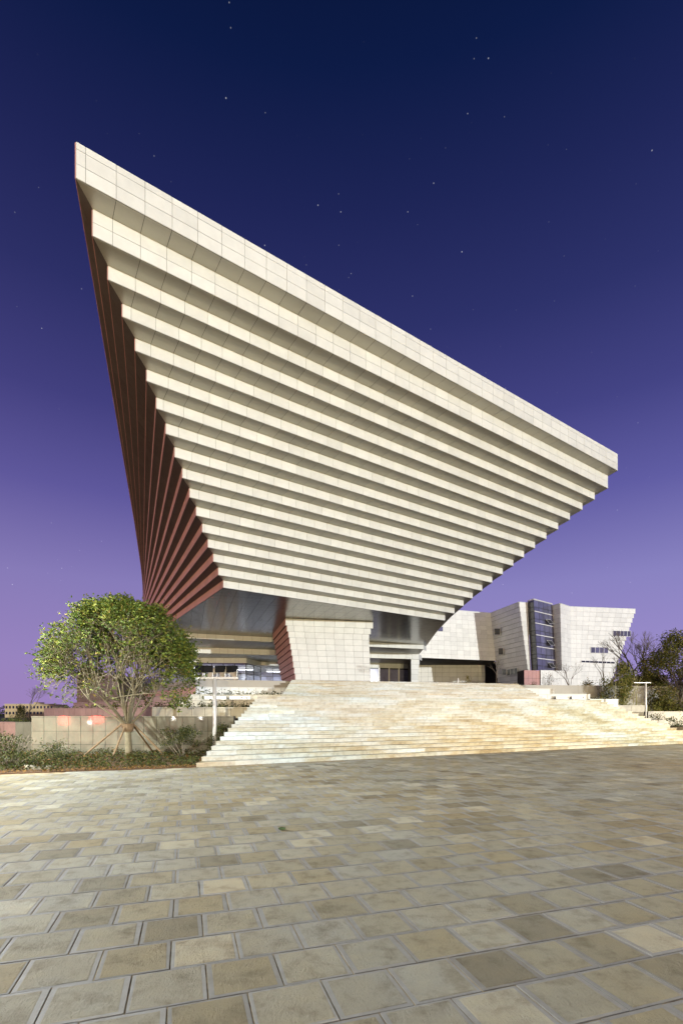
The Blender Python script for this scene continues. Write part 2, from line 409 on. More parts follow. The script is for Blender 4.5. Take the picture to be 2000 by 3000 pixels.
# =================================================================== STEPPED HALL
U = 11.0
def P(x, y): return Vector((x * U, y * U))
def H(z): return HC + z * U
hr = .0595
NT = 17
ZB = [0.0] * NT; ZT = [0.0] * NT
z = 1.0
for k in range(NT - 1, -1, -1):
    ZB[k] = z; z += .136 if k == 0 else .108 if k == 1 else hr; ZT[k] = z
LX = [(-.992, 1.809), (-.986, 1.919), (-.986, 2.045), (-.979, 2.164), (-.974, 2.287), (-.969, 2.409), (-.968, 2.532), (-.964, 2.657), (-.960, 2.786),
      (-.956, 2.910), (-.953, 3.038), (-.952, 3.172), (-.949, 3.303), (-.947, 3.433), (-.944, 3.566), (-.942, 3.704), (-.939, 3.847)]
UF = Vector((math.sin(R(56.27)), math.cos(R(56.27)))); NF = Vector((UF.y, -UF.x))
LEN = [3.923, 3.873, 3.791, 3.695, 3.598, 3.504, 3.411, 3.317, 3.225, 3.128, 3.035, 2.938, 2.842, 2.750, 2.660, 2.568, 2.467]
LK = [P(*q) for q in LX]; RK = [LK[k] + UF * LEN[k] * U for k in range(NT)]
PL, PR = P(-2.80, 6.83), P(1.26, 7.28)
hall = thing('stepped_hall', (0, 40, 4), 'huge inverted stepped hall, cream front tiers and red side, on one pillar', 'building')
def p3(q, z): return Vector((q.x, q.y, z))
fb, rb = MB(), MB()
for k in range(NT):
    z0, z1 = H(ZB[k]), H(ZT[k])
    fb.add([p3(LK[k], z0), p3(RK[k], z0), p3(RK[k], z1), p3(LK[k], z1)], [(0, 1, 2, 3)])
    fb.add([p3(RK[k], z0), p3(PR, z0), p3(PR, z1), p3(RK[k], z1)], [(0, 1, 2, 3)])
    rb.add([p3(PL, z0), p3(LK[k], z0), p3(LK[k], z1), p3(PL, z1)], [(0, 1, 2, 3)])
    if k < NT - 1:
        fb.add([p3(LK[k + 1], z0), p3(RK[k + 1], z0), p3(RK[k], z0), p3(LK[k], z0)], [(0, 1, 2, 3)])
        fb.add([p3(RK[k + 1], z0), p3(PR, z0), p3(RK[k], z0)], [(0, 1, 2)])
        rb.add([p3(PL, z0), p3(LK[k + 1], z0), p3(LK[k], z0)], [(0, 1, 2)])
zt = H(ZT[0])
fb.add([p3(LK[0], zt - .02), p3(RK[0], zt - .02), p3(PR, zt - .02), p3(PL, zt - .02)], [(0, 1, 2, 3)])
fb.add([p3(PR, H(1)), p3(PL, H(1)), p3(PL, zt), p3(PR, zt)], [(0, 1, 2, 3)])
zb = H(1)
fb.add([p3(LK[16], zb), p3(PL, zb), p3(PR, zb), p3(RK[16], zb)], [(0, 1, 2, 3)])
fb.build('facade_backing', M['joint'], hall); rb.build('red_facade_backing', M['red_joint'], hall)
# cream front: columns of joints run through every tier
PWID = .106 * U; S0 = .032 * U
TH = .035
def s_of(q): return (q - LK[0]).dot(UF)
def cuts_between(a, b_):
    js = [a]; j = math.ceil((a - S0 + .08) / PWID)
    while S0 + j * PWID < b_ - .08: js.append(S0 + j * PWID); j += 1
    return js + [b_]
for k in range(NT):
    z0, z1 = H(ZB[k]), H(ZT[k])
    rows = [z0, z0 + .60, z0 + 1.20, z1] if k == 0 else [z0, (z0 + z1) / 2, z1] if k == 1 else [z0, z1]
    a, b_ = s_of(LK[k]), s_of(RK[k]); js = cuts_between(a, b_)
    q = lambda s: LK[k] + UF * (s - a)
    for i in range(len(js) - 1):
        for r_ in range(len(rows) - 1):
            A, B = q(js[i]), q(js[i + 1])
            slab(hall, 'cladding_panel', M['cream'], [p3(A, rows[r_]), p3(B, rows[r_]), p3(B, rows[r_ + 1]), p3(A, rows[r_ + 1])], TH, .016)
    # right-hand ends
    Lr = (PR - RK[k]).length; n_ = max(1, round(Lr / (PWID * 1.5)))
    for i in range(n_):
        A, B = RK[k].lerp(PR, i / n_), RK[k].lerp(PR, (i + 1) / n_)
        slab(hall, 'end_cladding_panel', M['cream'], [p3(A, z0), p3(B, z0), p3(B, z1), p3(A, z1)], .03, .016)
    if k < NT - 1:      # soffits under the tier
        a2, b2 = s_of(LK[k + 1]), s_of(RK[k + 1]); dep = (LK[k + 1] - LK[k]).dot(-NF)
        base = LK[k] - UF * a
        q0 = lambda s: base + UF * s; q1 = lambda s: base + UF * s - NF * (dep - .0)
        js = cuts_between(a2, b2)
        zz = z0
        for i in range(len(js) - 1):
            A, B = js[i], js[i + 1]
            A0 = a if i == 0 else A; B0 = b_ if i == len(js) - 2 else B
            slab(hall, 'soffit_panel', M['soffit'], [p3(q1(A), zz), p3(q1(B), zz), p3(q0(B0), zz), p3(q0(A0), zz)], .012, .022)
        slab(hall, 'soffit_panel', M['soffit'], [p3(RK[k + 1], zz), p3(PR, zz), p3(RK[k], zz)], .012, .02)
    # red side
    Ll = (PL - LK[k]).length; n_ = max(1, int(Ll / PWID))
    off = (.37 * k) % 1
    ts = [0] + [(i + off) / n_ for i in range(n_) if .2 / n_ < (i + off) / n_ < .995] + [1]
    for i in range(len(ts) - 1):
        A, B = LK[k].lerp(PL, ts[i]), LK[k].lerp(PL, ts[i + 1])
        slab(hall, 'red_cladding_panel', M['red'], [p3(B, z0), p3(A, z0), p3(A, z1), p3(B, z1)], .03, .014)
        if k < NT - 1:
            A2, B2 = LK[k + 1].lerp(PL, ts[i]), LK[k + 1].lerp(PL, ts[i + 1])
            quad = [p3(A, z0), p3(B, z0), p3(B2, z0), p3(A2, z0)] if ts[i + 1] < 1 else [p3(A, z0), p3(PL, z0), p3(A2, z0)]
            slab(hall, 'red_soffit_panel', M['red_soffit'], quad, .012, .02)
# underside of the lowest tier
def clip(poly, o, n):                                  # keep the side of the line where (p-o).n >= 0
    out = []
    for i in range(len(poly)):
        a, b_ = poly[i], poly[(i + 1) % len(poly)]; da, db = (a - o).dot(n), (b_ - o).dot(n)
        if da >= 0: out.append(a)
        if da * db < 0: out.append(a.lerp(b_, da / (da - db)))
    return out
under = [LK[16], PL, PR, RK[16]]; cen = sum(under, Vector((0, 0))) / 4
UB = Vector((math.cos(R(18)), math.sin(R(18)))); NB = Vector((-UB.y, UB.x))
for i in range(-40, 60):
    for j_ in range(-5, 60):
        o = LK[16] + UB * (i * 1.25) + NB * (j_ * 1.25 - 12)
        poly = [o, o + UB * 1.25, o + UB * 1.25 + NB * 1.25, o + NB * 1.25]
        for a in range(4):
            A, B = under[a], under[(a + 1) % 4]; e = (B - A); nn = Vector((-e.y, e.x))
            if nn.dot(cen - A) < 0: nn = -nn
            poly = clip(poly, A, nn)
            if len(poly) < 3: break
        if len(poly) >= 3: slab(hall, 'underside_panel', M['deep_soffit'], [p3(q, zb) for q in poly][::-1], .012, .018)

# the pillar: rows of cream panels, each set in a little from the one above, and a red left side
PT = [1.0 - .003, .923] + [.923 - .0633 * i for i in range(1, 12)]
left_px = [836.5, 841, 845, 848, 851, 854, 857, 859, 862, 865, 868, 871]
right_px = [1091.6, 1085, 1080, 1080.5, 1081, 1081.6, 1082.2, 1083, 1083.6, 1084.3, 1085, 1086]
far_px = [799.5, 803, 806, 809, 812, 815, 818, 821, 824, 827, 830, 832]
DL, DR_, DF = 5.08 * U, 5.27 * U, 6.10 * U
pb = MB(); pbr = MB()
for i in range(12):
    z1, z0 = H(PT[i]), max(H(PT[i + 1]), TOPZ - .03)
    a, b_, c = Vector((X(left_px[i], DL), DL)), Vector((X(right_px[i], DR_), DR_)), Vector((X(far_px[i], DF), DF))
    dfw = .05 * (12 - i) / 12
    a = a + Vector((0, -dfw)); b_ = b_ + Vector((0, -dfw))
    d = b_ + (c - a) * 1.0
    v, f = prism([a, b_, d, c], z0, z1); pb.add(v, f[:3]); pb.add([v[1], v[2], v[6], v[5]], [(0, 1, 2, 3)]); pbr.add([v[3], v[0], v[4], v[7]], [(0, 1, 2, 3)])
    n_ = 9; offs = 0
    for k in range(n_):
        t0 = 0 if k == 0 else (k - .32) / (n_ - .6); t1 = 1 if k == n_ - 1 else (k + .68) / (n_ - .6)
        A, B = a.lerp(b_, t0), a.lerp(b_, min(t1, 1))
        slab(hall, 'pillar_panel', M['cream'], [p3(A, z0), p3(B, z0), p3(B, z1), p3(A, z1)], .03, .022)
        D0, D1 = b_.lerp(d, k / n_), b_.lerp(d, (k + 1) / n_)
        slab(hall, 'pillar_panel', M['cream'], [p3(D0, z0), p3(D1, z0), p3(D1, z1), p3(D0, z1)], .03, .022)
    for k in range(9):
        A, B = a.lerp(c, k / 9), a.lerp(c, (k + 1) / 9)
        slab(hall, 'pillar_red_panel', M['red'], [p3(B, z0), p3(A, z0), p3(A, z1), p3(B, z1)], .03, .02)
pb.build('pillar_backing', M['joint'], hall); pbr.build('pillar_red_backing', M['red_joint'], hall)

# receding bands over the entrance, left and right of the pillar
def strip(pts, z0, z1, name, mat, pw_=1.25, th=.03, back='joint'):
    bk = MB()
    for i in range(len(pts) - 1):
        A, B = P(*pts[i]), P(*pts[i + 1]); L_ = (B - A).length; n_ = max(1, round(L_ / pw_))
        bk.add([p3(A, H(z0)), p3(B, H(z0)), p3(B, H(z1)), p3(A, H(z1))], [(0, 1, 2, 3)])
        for k in range(n_):
            q, r_ = A.lerp(B, k / n_), A.lerp(B, (k + 1) / n_)
            slab(hall, name, mat, [p3(q, H(z0)), p3(r_, H(z0)), p3(r_, H(z1)), p3(q, H(z1))], th, .02)
    bk.build('band_backing', M['joint'], hall)
B1 = [(-2.22, 5.90), (1.19, 7.03), (1.27, 7.27)]
B2 = [(-2.62, 6.71), (1.22, 7.63), (1.30, 7.85)]
B3 = [(-3.1, 7.40), (-1.465, 7.48), (-1.336, 8.06), (.30, 8.18), (1.165, 8.40)]
strip(B1, .934, .998, 'band_panel', M['cream']); strip(B2, .855, .934, 'band_panel', M['cream']); strip(B3, .776, .855, 'band_panel', M['cream'])
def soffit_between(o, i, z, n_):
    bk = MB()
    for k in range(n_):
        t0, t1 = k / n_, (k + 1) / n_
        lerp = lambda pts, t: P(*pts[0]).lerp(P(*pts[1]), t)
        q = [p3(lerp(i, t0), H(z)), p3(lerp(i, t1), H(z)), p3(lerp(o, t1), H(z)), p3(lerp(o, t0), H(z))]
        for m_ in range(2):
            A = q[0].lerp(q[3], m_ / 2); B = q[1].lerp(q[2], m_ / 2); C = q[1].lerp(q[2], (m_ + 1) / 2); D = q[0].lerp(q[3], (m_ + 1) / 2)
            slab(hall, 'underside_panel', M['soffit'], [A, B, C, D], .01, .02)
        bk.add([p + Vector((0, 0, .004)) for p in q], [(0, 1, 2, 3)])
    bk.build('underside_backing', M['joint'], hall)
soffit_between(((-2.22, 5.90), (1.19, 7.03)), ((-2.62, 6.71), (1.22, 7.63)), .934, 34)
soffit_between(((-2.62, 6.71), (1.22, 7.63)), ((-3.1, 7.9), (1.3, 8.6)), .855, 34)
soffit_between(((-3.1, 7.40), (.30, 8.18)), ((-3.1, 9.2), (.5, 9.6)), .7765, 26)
# lobby glazing left of the pillar
def curtain(pts, z0, z1, n_, rows, name='glazing'):
    fr = MB()
    for i in range(len(pts) - 1):
        A, B = P(*pts[i]), P(*pts[i + 1]); nn = n_[i]
        rz = math.atan2((B - A).y, (B - A).x)
        for k in range(nn + 1):
            q = A.lerp(B, k / nn); fr.box((q.x, q.y, (H(z0) + H(z1)) / 2), (.09, .14, H(z1) - H(z0)), rz)
        zs = [z0 + (z1 - z0) * r_ for r_ in rows]
        for zz in zs: c = (A + B) / 2; fr.box((c.x, c.y, H(zz)), ((B - A).length, .12, .08), rz)
        for k in range(nn):
            for r_ in range(len(zs) - 1):
                q, r2 = A.lerp(B, (k + .02) / nn), A.lerp(B, (k + .98) / nn)
                mesh('window_pane', [p3(q, H(zs[r_])), p3(r2, H(zs[r_])), p3(r2, H(zs[r_ + 1])), p3(q, H(zs[r_ + 1]))], [(0, 1, 2, 3)], M['glass'], hall)
    fr.build('window_frame', M['black_metal'], hall)
FLZ = (TOPZ - HC) / U
curtain([(-3.05, 7.44), (-1.48, 7.52), (-1.35, 8.10), (.25, 8.22)], FLZ, .776, [9, 2, 8], (0, .40, .72, 1))
# lobby interior: pale back wall, columns, light lines
lm = MB(); A, B = P(-3.4, 9.1), P(.45, 9.55)
lm.add([p3(A, H(FLZ)), p3(B, H(FLZ)), p3(B, H(.776)), p3(A, H(.776))], [(0, 1, 2, 3)])
lm.build('lobby_wall', plain('lobby wall', (.72, .72, .74), .6, 0, .2, .3), hall)
light_mat = glow('lobby light tube', (1, .97, .9), 9)
for k, (x_, y_) in enumerate(((-2.6, 8.0), (-2.1, 8.1), (-1.7, 8.3), (-1.15, 8.7))):
    m = MB(); q = P(x_, y_); m.box((q.x, q.y, H(.75)), (4.2, .22, .12), R(8)); m.build('ceiling_light', light_mat, hall)
    ld = bpy.data.lights.new('lobby_lamp', 'AREA'); ld.energy = 800; ld.size = 4; ld.size_y = .4; ld.shape = 'RECTANGLE'; ld.color = (.9, .93, 1)
    lo = bpy.data.objects.new('lobby_lamp', ld); col.objects.link(lo); lo.location = (q.x, q.y, H(.74)); lo.parent = hall
for x_ in (-2.45, -1.75, -.95):
    m = MB(); q = P(x_, 8.7); m.box((q.x, q.y, (H(FLZ) + H(.776)) / 2), (.8, .8, H(.776) - H(FLZ)), R(8)); m.build('lobby_column', M['cream'], hall)
q = at(652, 2011, 80.0)
am = MB()
pts = []
for k in range(13):
    a = math.pi * k / 12; pts.append((q.x - 2.1 * math.cos(a), q.y, q.z + .9 + 1.9 * math.sin(a) ** .6))
am.tube([(q.x - 2.1, q.y, TOPZ)] + pts + [(q.x + 2.1, q.y, TOPZ)], .55, 8); am.tube([(q.x, q.y, TOPZ), (q.x, q.y, q.z + 2.6)], .5, 8)
tag(am.build('arch_sculpture', M['white_metal'], None, True), 'white double arch standing inside the glazed lobby behind the floodlights', 'sculpture')
# entrance doors right of the pillar
DA, DB = (.47, 8.21), (1.165, 8.42)
dz1 = .776
DOORG = panel_mat('reflection-tinted door glass', (.27, .27, .42), .12, .1, 0, .35, .9, .9)  # blue-grey reflection is put into the base colour of the doors
A, B = P(*DA), P(*DB); rz = math.atan2((B - A).y, (B - A).x)
for k in range(4):
    q, r_ = A.lerp(B, (k + .015) / 4), A.lerp(B, (k + .985) / 4)
    m = MB(); c = (q + r_) / 2; m.box((c.x, c.y, (H(FLZ) + H(dz1)) / 2), ((r_ - q).length, .06, H(dz1) - H(FLZ) - .1), rz)
    o = m.build('door', DOORG, hall)
    hm = MB(); nrm = Vector((math.sin(rz), -math.cos(rz))); 
    for zz in (FLZ + .27, FLZ + .10): hm.box((c.x + nrm.x * .06, c.y + nrm.y * .06, H(zz)), ((r_ - q).length, .05, .09), rz)
    hm.build('door_rail', M['black_metal'], o)
fm = MB()
for k in range(1, 4):
    q = A.lerp(B, k / 4); fm.box((q.x - .02, q.y - .06, (H(FLZ) + H(dz1)) / 2), (.2, .16, H(dz1) - H(FLZ)), rz)
fm.build('door_mullion', M['white_metal'], hall)
fm = MB(); fm.box(((A.x + B.x) / 2, (A.y + B.y) / 2 - .03, H(dz1) - .1), ((B - A).length, .18, .22), rz); fm.build('door_head', M['black_metal'], hall)
# end column of the entrance
cb = MB()
ct = [Vector((X(1203, 7.62 * U), 7.62 * U)), Vector((X(1229, 7.66 * U), 7.66 * U))]; cbm = [Vector((X(1203.5, 7.62 * U), 7.62 * U)), Vector((X(1224, 7.66 * U), 7.66 * U))]
nz = 8
for i in range(nz):
    t0, t1 = i / nz, (i + 1) / nz; z0, z1 = TOPZ + (H(.853) - TOPZ) * t0, TOPZ + (H(.853) - TOPZ) * t1
    f_ = max(0, (t0 - .55) / .45)
    a, b_ = cbm[0].lerp(ct[0], f_), cbm[1].lerp(ct[1], f_); bk_ = Vector((.6, 8.2))
    v, f = prism([a, b_, b_ + bk_, a + bk_], z0, z1); cb.add(v, f)
    slab(hall, 'band_panel', M['cream'], [p3(a, z0), p3(b_, z0), p3(b_, z1), p3(a, z1)], .03, .02)
    slab(hall, 'band_panel', M['cream'], [p3(b_, z0), p3(b_ + bk_, z0), p3(b_ + bk_, z1), p3(b_, z1)], .03, .02)
cb.build('column_backing', M['joint'], hall)
bw = MB(); A, B = P(-3.3, 9.7), P(1.75, 9.9); bw.add([p3(A, H(FLZ)), p3(B, H(FLZ)), p3(B, H(1)), p3(A, H(1))], [(0, 1, 2, 3)])
bw.build('rear_wall', plain('rear wall stone', (.4, .37, .3), .7, 0, .1), hall)
# low red wing behind the tree
wb = MB(); d0 = 70.0
wp = [Vector((X(226, d0), d0)), Vector((X(345, 78), 78)), Vector((X(345, 78) + 4, 92)), Vector((X(226, d0) + 2, 92))]
v, f = prism(wp, 0, Z(1966, d0)); wb.add(v, f); wb.build('wing_backing', M['red_joint'], hall)
zt_ = Z(1966, d0)
for k in range(9):
    for r_ in range(8):
        A, B = wp[0].lerp(wp[1], k / 9), wp[0].lerp(wp[1], (k + 1) / 9)
        slab(hall, 'wing_panel', M['red_granite'], [p3(A, zt_ * r_ / 8), p3(B, zt_ * r_ / 8), p3(B, zt_ * (r_ + 1) / 8), p3(A, zt_ * (r_ + 1) / 8)], .03, .03)

# =================================================================== ANNEX
annex = thing('annex_building', (25, 70, 4), 'pale folded annex with a glass corner tower, right of the stepped hall', 'building')
K = 1.3; AZ = HC + 15.65 * K
def ap(px, py): d = (AZ - HC) * F / (YH - py); return d
nodes = [(1205, 71.0, 1200), (1436.6, 75.6, 1463), (1519.9, 68.1, 1557), (1544.6, 68.55, 1557.5), (1616, 70.5, 1631), (1639.8, 69.0, 1647), (1668.4, 71.0, 1674), (1859.5, 72.7, 1770)]
nodes = [(a, b * K, c) for a, b, c in nodes]
AB = HC + 2.15 * K
def an(i, z):                                         # corner i at height z: the walls lean, narrower at the foot
    px, d, pb_ = nodes[i]; t = (AZ - z) / (AZ - AB); a = X(px, d); b_ = X(pb_, d)
    return Vector((a + (b_ - a) * t, d, z))
NR = 20; rh = (AZ - AB) / NR
ab = MB()
wins = []                                             # (face, u0, u1, z0, z1) openings that replace panels
for i in range(7):
    if i == 3: continue
    L_ = (an(i + 1, AZ) - an(i, AZ)).length; nc = max(1, round(L_ / (1.05 * K)))
    for r_ in range(NR):
        z0, z1 = AB + rh * r_, AB + rh * (r_ + 1)
        if i == 0 and z1 < HC + 8.4 * K: continue
        a1, b1, a0, b0 = an(i, z1), an(i + 1, z1), an(i, z1), an(i + 1, z1)
        a0.z = b0.z = z0; la, lb = an(i, z0), an(i + 1, z0)
        ab.add([la, lb, b0, a0], [(0, 1, 2, 3)])
        # each course stands a little proud of the one below it
        ab.add([a0, b0, b1, a1], [(0, 1, 2, 3)])
        for c in range(nc):
            red_foot = (i in (1, 2) and z1 < HC + 5.65 * K and (i == 2 or c >= nc - 2))
            slab(annex, 'red_annex_panel' if red_foot else 'annex_panel', M['red'] if red_foot else M['annex'], [a0.lerp(b0, c / nc), a0.lerp(b0, (c + 1) / nc), a1.lerp(b1, (c + 1) / nc), a1.lerp(b1, c / nc)], .03, .024)
# roof and rear
tp = [an(i, AZ - .02) for i in range(8)]
rp = tp + [Vector((tp[7].x + 2, 125, AZ - .02)), Vector((tp[0].x, 125, AZ - .02))]
ab.add(rp, [tuple(range(len(rp)))])
ab.add([(tp[7].x, tp[7].y, AZ), (tp[7].x + 2, 125, AZ), (an(7, AB).x + 2, 125, AB), tuple(an(7, AB))], [(0, 1, 2, 3)])
ab.build('annex_backing', plain('annex joint', (.17, .16, .14), .9), annex)
# parapet
pm = MB()
for i in range(7):
    if i == 3: continue
    a, b_ = an(i, AZ), an(i + 1, AZ); c = (a + b_) / 2; pm.box((c.x, c.y + .12, AZ + .04), ((b_ - a).length, .3, .12), math.atan2(b_.y - a.y, b_.x - a.x))
pm.build('parapet', M['cream'], annex)
# underpass below the left wing: ceiling and a shaded rear wall
um = MB(); uz = HC + 8.3 * K; a, b_ = an(0, uz), an(1, uz)
um.add([a, b_, (b_.x + 3, 110, uz), (a.x, 110, uz)], [(0, 1, 2, 3)]); um.build('underpass_ceiling', M['joint'], annex)
for k in range(12):
    for r_ in range(9):
        x0, x1 = 13 + 19 * k / 12, 13 + 19 * (k + 1) / 12; z0, z1 = TOPZ - .3 + 9 * r_ / 9, TOPZ - .3 + 9 * (r_ + 1) / 9
        slab(annex, 'annex_panel', M['annex'], [(x0, 108, z0), (x1, 108, z0), (x1, 108, z1), (x0, 108, z1)], .03, .03)
um = MB(); um.box((24, 108.3, 8.5), (24, .4, 9.5)); um.build('underpass_wall', M['joint'], annex)
# windows of the annex
def awin(i, px0, py0, px1, py1, panes, mat, slope=0):
    """window on wall i: frame standing proud, panes as sub-parts"""
    a, b_ = an(i, AZ), an(i + 1, AZ)
    def hit(px, py):                                   # point of the wall plane in that direction
        k = (px - CX) / F
        p0, p1 = a, b_
        t = (p0.x - k * p0.y) / (k * (p1.y - p0.y) - (p1.x - p0.x)); d = p0.y + (p1.y - p0.y) * t
        z = Z(py, d)
        for _ in range(3):
            p0, p1 = an(i, z), an(i + 1, z); t = (p0.x - k * p0.y) / (k * (p1.y - p0.y) - (p1.x - p0.x)); d = p0.y + (p1.y - p0.y) * t; z = Z(py, d)
        return Vector((k * d, d, z))
    bl, br, tr, tl = hit(px0, py1), hit(px1, py1 + slope), hit(px1, py0 + slope), hit(px0, py0)
    e = (br - bl).normalized(); n = Vector((e.y, -e.x, 0)); 
    o = [p + n * (.38 if i == 1 else .12) for p in (bl, br, tr, tl)]
    fm = MB()
    for p, q in ((o[0], o[1]), (o[1], o[2]), (o[2], o[3]), (o[3], o[0])):
        fm.tube([p, q], .035, 4)
    for k in range(1, panes): fm.tube([o[0].lerp(o[1], k / panes), o[3].lerp(o[2], k / panes)], .035, 4)
    f_ = fm.build('window', M['white_metal'], annex)
    for k in range(panes):
        p = [o[0].lerp(o[1], k / panes), o[0].lerp(o[1], (k + 1) / panes), o[3].lerp(o[2], (k + 1) / panes), o[3].lerp(o[2], k / panes)]
        mesh('pane', p, [(0, 1, 2, 3)], mat, f_)
awin(0, 1281, 1836, 1296, 1850, 1, M['blue_glass'])
awin(1, 1452, 1841, 1469, 1860, 1, M['dark_glass']); awin(1, 1464, 1899, 1478, 1918, 1, M['dark_glass']); awin(1, 1474, 1960, 1487, 1977, 1, M['dark_glass'])
awin(1, 1489, 1962, 1520, 1980, 3, M['dark_glass'], -6)
awin(6, 1793, 1848, 1845, 1864, 5, M['blue_glass'], 1); awin(6, 1728, 1896, 1779, 1913, 4, M['blue_glass'], 1); awin(6, 1700, 1935, 1798, 1941, 8, M['dark_glass'], 4)
# glass corner tower
G1, G2, G3 = 68.6 * K, 67.4 * K, 70.4 * K
ga, gb, gc = (X(1544.6, G1), G1), (X(1561.2, G2), G2), (X(1616, G3), G3)
gab, gbb, gcb = (X(1555, G1), G1), (X(1574, G2), G2), (X(1629, G3), G3)
GZ1, GZ0 = AZ + .3, Z(1964, 68 * K)
def gp(p, q, z): t = (GZ1 - z) / (GZ1 - GZ0); return Vector((p[0] + (q[0] - p[0]) * t, p[1] + (q[1] - p[1]) * t, z))
fl = 6
frm = MB(); slabm = MB()
for k in range(fl):
    z0, z1 = GZ0 + (GZ1 - GZ0) * k / fl, GZ0 + (GZ1 - GZ0) * (k + 1) / fl
    for (a, aq, b_, bq, nn) in ((ga, gab, gb, gbb, 1), (gb, gbb, gc, gcb, 4)):
        for c in range(nn):
            for h_ in range(2):
                za, zc = (z0, z0 + (z1 - z0) * .38) if h_ == 0 else (z0 + (z1 - z0) * .38, z1)
                A0, B0, A1, B1_ = gp(a, aq, za), gp(b_, bq, za), gp(a, aq, zc), gp(b_, bq, zc)
                q = [A0.lerp(B0, c / nn), A0.lerp(B0, (c + 1) / nn), A1.lerp(B1_, (c + 1) / nn), A1.lerp(B1_, c / nn)]
                slab(annex, 'tower_pane', M['blue_glass'] if nn > 1 else M['dark_glass'], q, .02, .10)
        frm.add([gp(a, aq, z0), gp(b_, bq, z0), gp(b_, bq, z1), gp(a, aq, z1)], [(0, 1, 2, 3)])
    if k:
        A, B = gp(gb, gbb, z0), gp(gc, gcb, z0); e = (B - A).normalized(); n = Vector((e.y, -e.x, 0)) * .08
        slabm.tube([A + n, B + n], .09, 4)
A, B, C = gp(ga, gab, GZ1 + .05), gp(gb, gbb, GZ1 + .05), gp(gc, gcb, GZ1 + .05)
slabm.tube([A, B, C], .14, 4)
frm.build('tower_frame', M['black_metal'], annex); slabm.build('floor_edge', M['white_metal'], annex)
# awning windows standing open
for px, py in ((1600, 1822), (1603, 1884), (1606, 1949)):
    a = at(px - 7, py - 7, 69.2 * K); b_ = at(px + 6, py - 6, 69.7 * K); w = b_ - a; out = Vector((w.y, -w.x, 0)).normalized()
    lo = Vector((0, 0, -.72 * K)); o = out * .75 * K
    m = MB(); q = [a + o * .35, b_ + o * .35, b_ + o * 1.2 + lo, a + o * 1.2 + lo]
    m.add(q, [(0, 1, 2, 3)]); [m.tube([q[k], q[(k + 1) % 4]], .022, 4, 1) for k in range(4)]
    m.build('awning_window', [M['dark_glass'], M['white_metal']], annex)
# pale plinth wall at the foot of the annex
pl_ = MB()
for k in range(10):
    for r_ in range(4):
        a = Vector((X(1582, 66 * K), 66 * K)); b_ = Vector((X(1700, 67.5 * K), 67.5 * K)); q, r2 = a.lerp(b_, k / 10), a.lerp(b_, (k + 1) / 10); z0, z1 = 3.6 + (Z(1963, 66 * K) - 3.6) * r_ / 4, 3.6 + (Z(1963, 66 * K) - 3.6) * (r_ + 1) / 4
        slab(annex, 'plinth_panel', M['annex'], [p3(q, z0), p3(r2, z0), p3(r2, z1), p3(q, z1)], .03, .03)
v, f = prism([a, b_, (b_.x, 68.8 * K), (a.x, 68.2 * K)], 2, Z(1963, 66 * K)); pl_.add(v, f); pl_.build('plinth_backing', M['joint'], annex)
rf = [Vector((X(1534, 65.5 * K), 65.5 * K)), Vector((X(1581, 66.2 * K), 66.2 * K))]
for k in range(4):
    for r_ in range(4):
        q, r2 = rf[0].lerp(rf[1], k / 4), rf[0].lerp(rf[1], (k + 1) / 4); zt_ = Z(1964, 66 * K); z0, z1 = 3.6 + (zt_ - 3.6) * r_ / 4, 3.6 + (zt_ - 3.6) * (r_ + 1) / 4
        slab(annex, 'red_annex_panel', M['red'], [p3(q, z0), p3(r2, z0), p3(r2, z1), p3(q, z1)], .03, .03)
m = MB(); v, f = prism([rf[0], rf[1], (rf[1].x, 68 * K), (rf[0].x, 68 * K)], 2, Z(1964, 66 * K)); m.add(v, f); m.build('red_foot_backing', M['red_joint'], annex)

# =================================================================== PLANTER WALLS
def wall(name, label, pts, z0, z1, rows, pw_, mats, thick=.35, cat='planter wall', group=None):
    """a low wall clad in stone panels; pts are plan corners, mats one material per stretch"""
    t = thing(name, (pts[0][0], pts[0][1], z0), label, cat, group)
    pts = [Vector(p) for p in pts]
    bk = MB()
    for i in range(len(pts) - 1):
        A, B = pts[i], pts[i + 1]; e = (B - A).normalized(); n = Vector((-e.y, e.x))
        v, f = prism([A, B, B + n * thick, A + n * thick], z0, z1 - .05); bk.add(v, f)
        L_ = (B - A).length; nc = max(1, round(L_ / pw_))
        rs = [z0 + (z1 - .05 - z0) * k / rows for k in range(rows + 1)] if isinstance(rows, int) else rows
        for c in range(nc):
            q, r_ = A.lerp(B, c / nc), A.lerp(B, (c + 1) / nc)
            for k in range(len(rs) - 1):
                slab(t, 'stone_panel', mats[i], [p3(q, rs[k]), p3(r_, rs[k]), p3(r_, rs[k + 1]), p3(q, rs[k + 1])], .03, .016)
            o_ = n * (thick + .02); q2, r2 = q - n * .05, r_ - n * .05
            slab(t, 'coping', mats[i], [p3(q2, z1 - .05), p3(r2, z1 - .05), p3(r_ + o_, z1 - .05), p3(q + o_, z1 - .05)], .05, .01)
    bk.build('wall_core', M['joint'], t)
    return t
E_PTS = [(X(95, 20.8), 27), (X(95, 20.8), 20.8), (X(310, 20.8), 20.8), (-4.62, 20.8)]
zE, zD, zC, zB_, zA = 1.63, 2.07, 2.55, 2.955, 3.62
wall('retaining_wall', 'long polished grey granite wall behind the tree, reflecting red and white lights', E_PTS, -.1, zE, [-.1, .41, .985, 1.58], .565, [M['granite']] * 3, cat='wall')
wall('planter_wall', 'second lowest planter wall behind the tree, red at its left end', [(-18.4, 30), (X(446, 24), 24), (-4.35, 24.7)], .9, zD, 2, .60, [M['red_granite'], M['planter_stone']])
wall('planter_wall', 'pale planter wall just below the two louvred vents left of the stairs', [(-19.9, 36), (X(525, 27.5), 27.5), (-3.6, 28.3)], 1.4, zC, 2, .60, [M['red_granite'], M['planter_stone']])
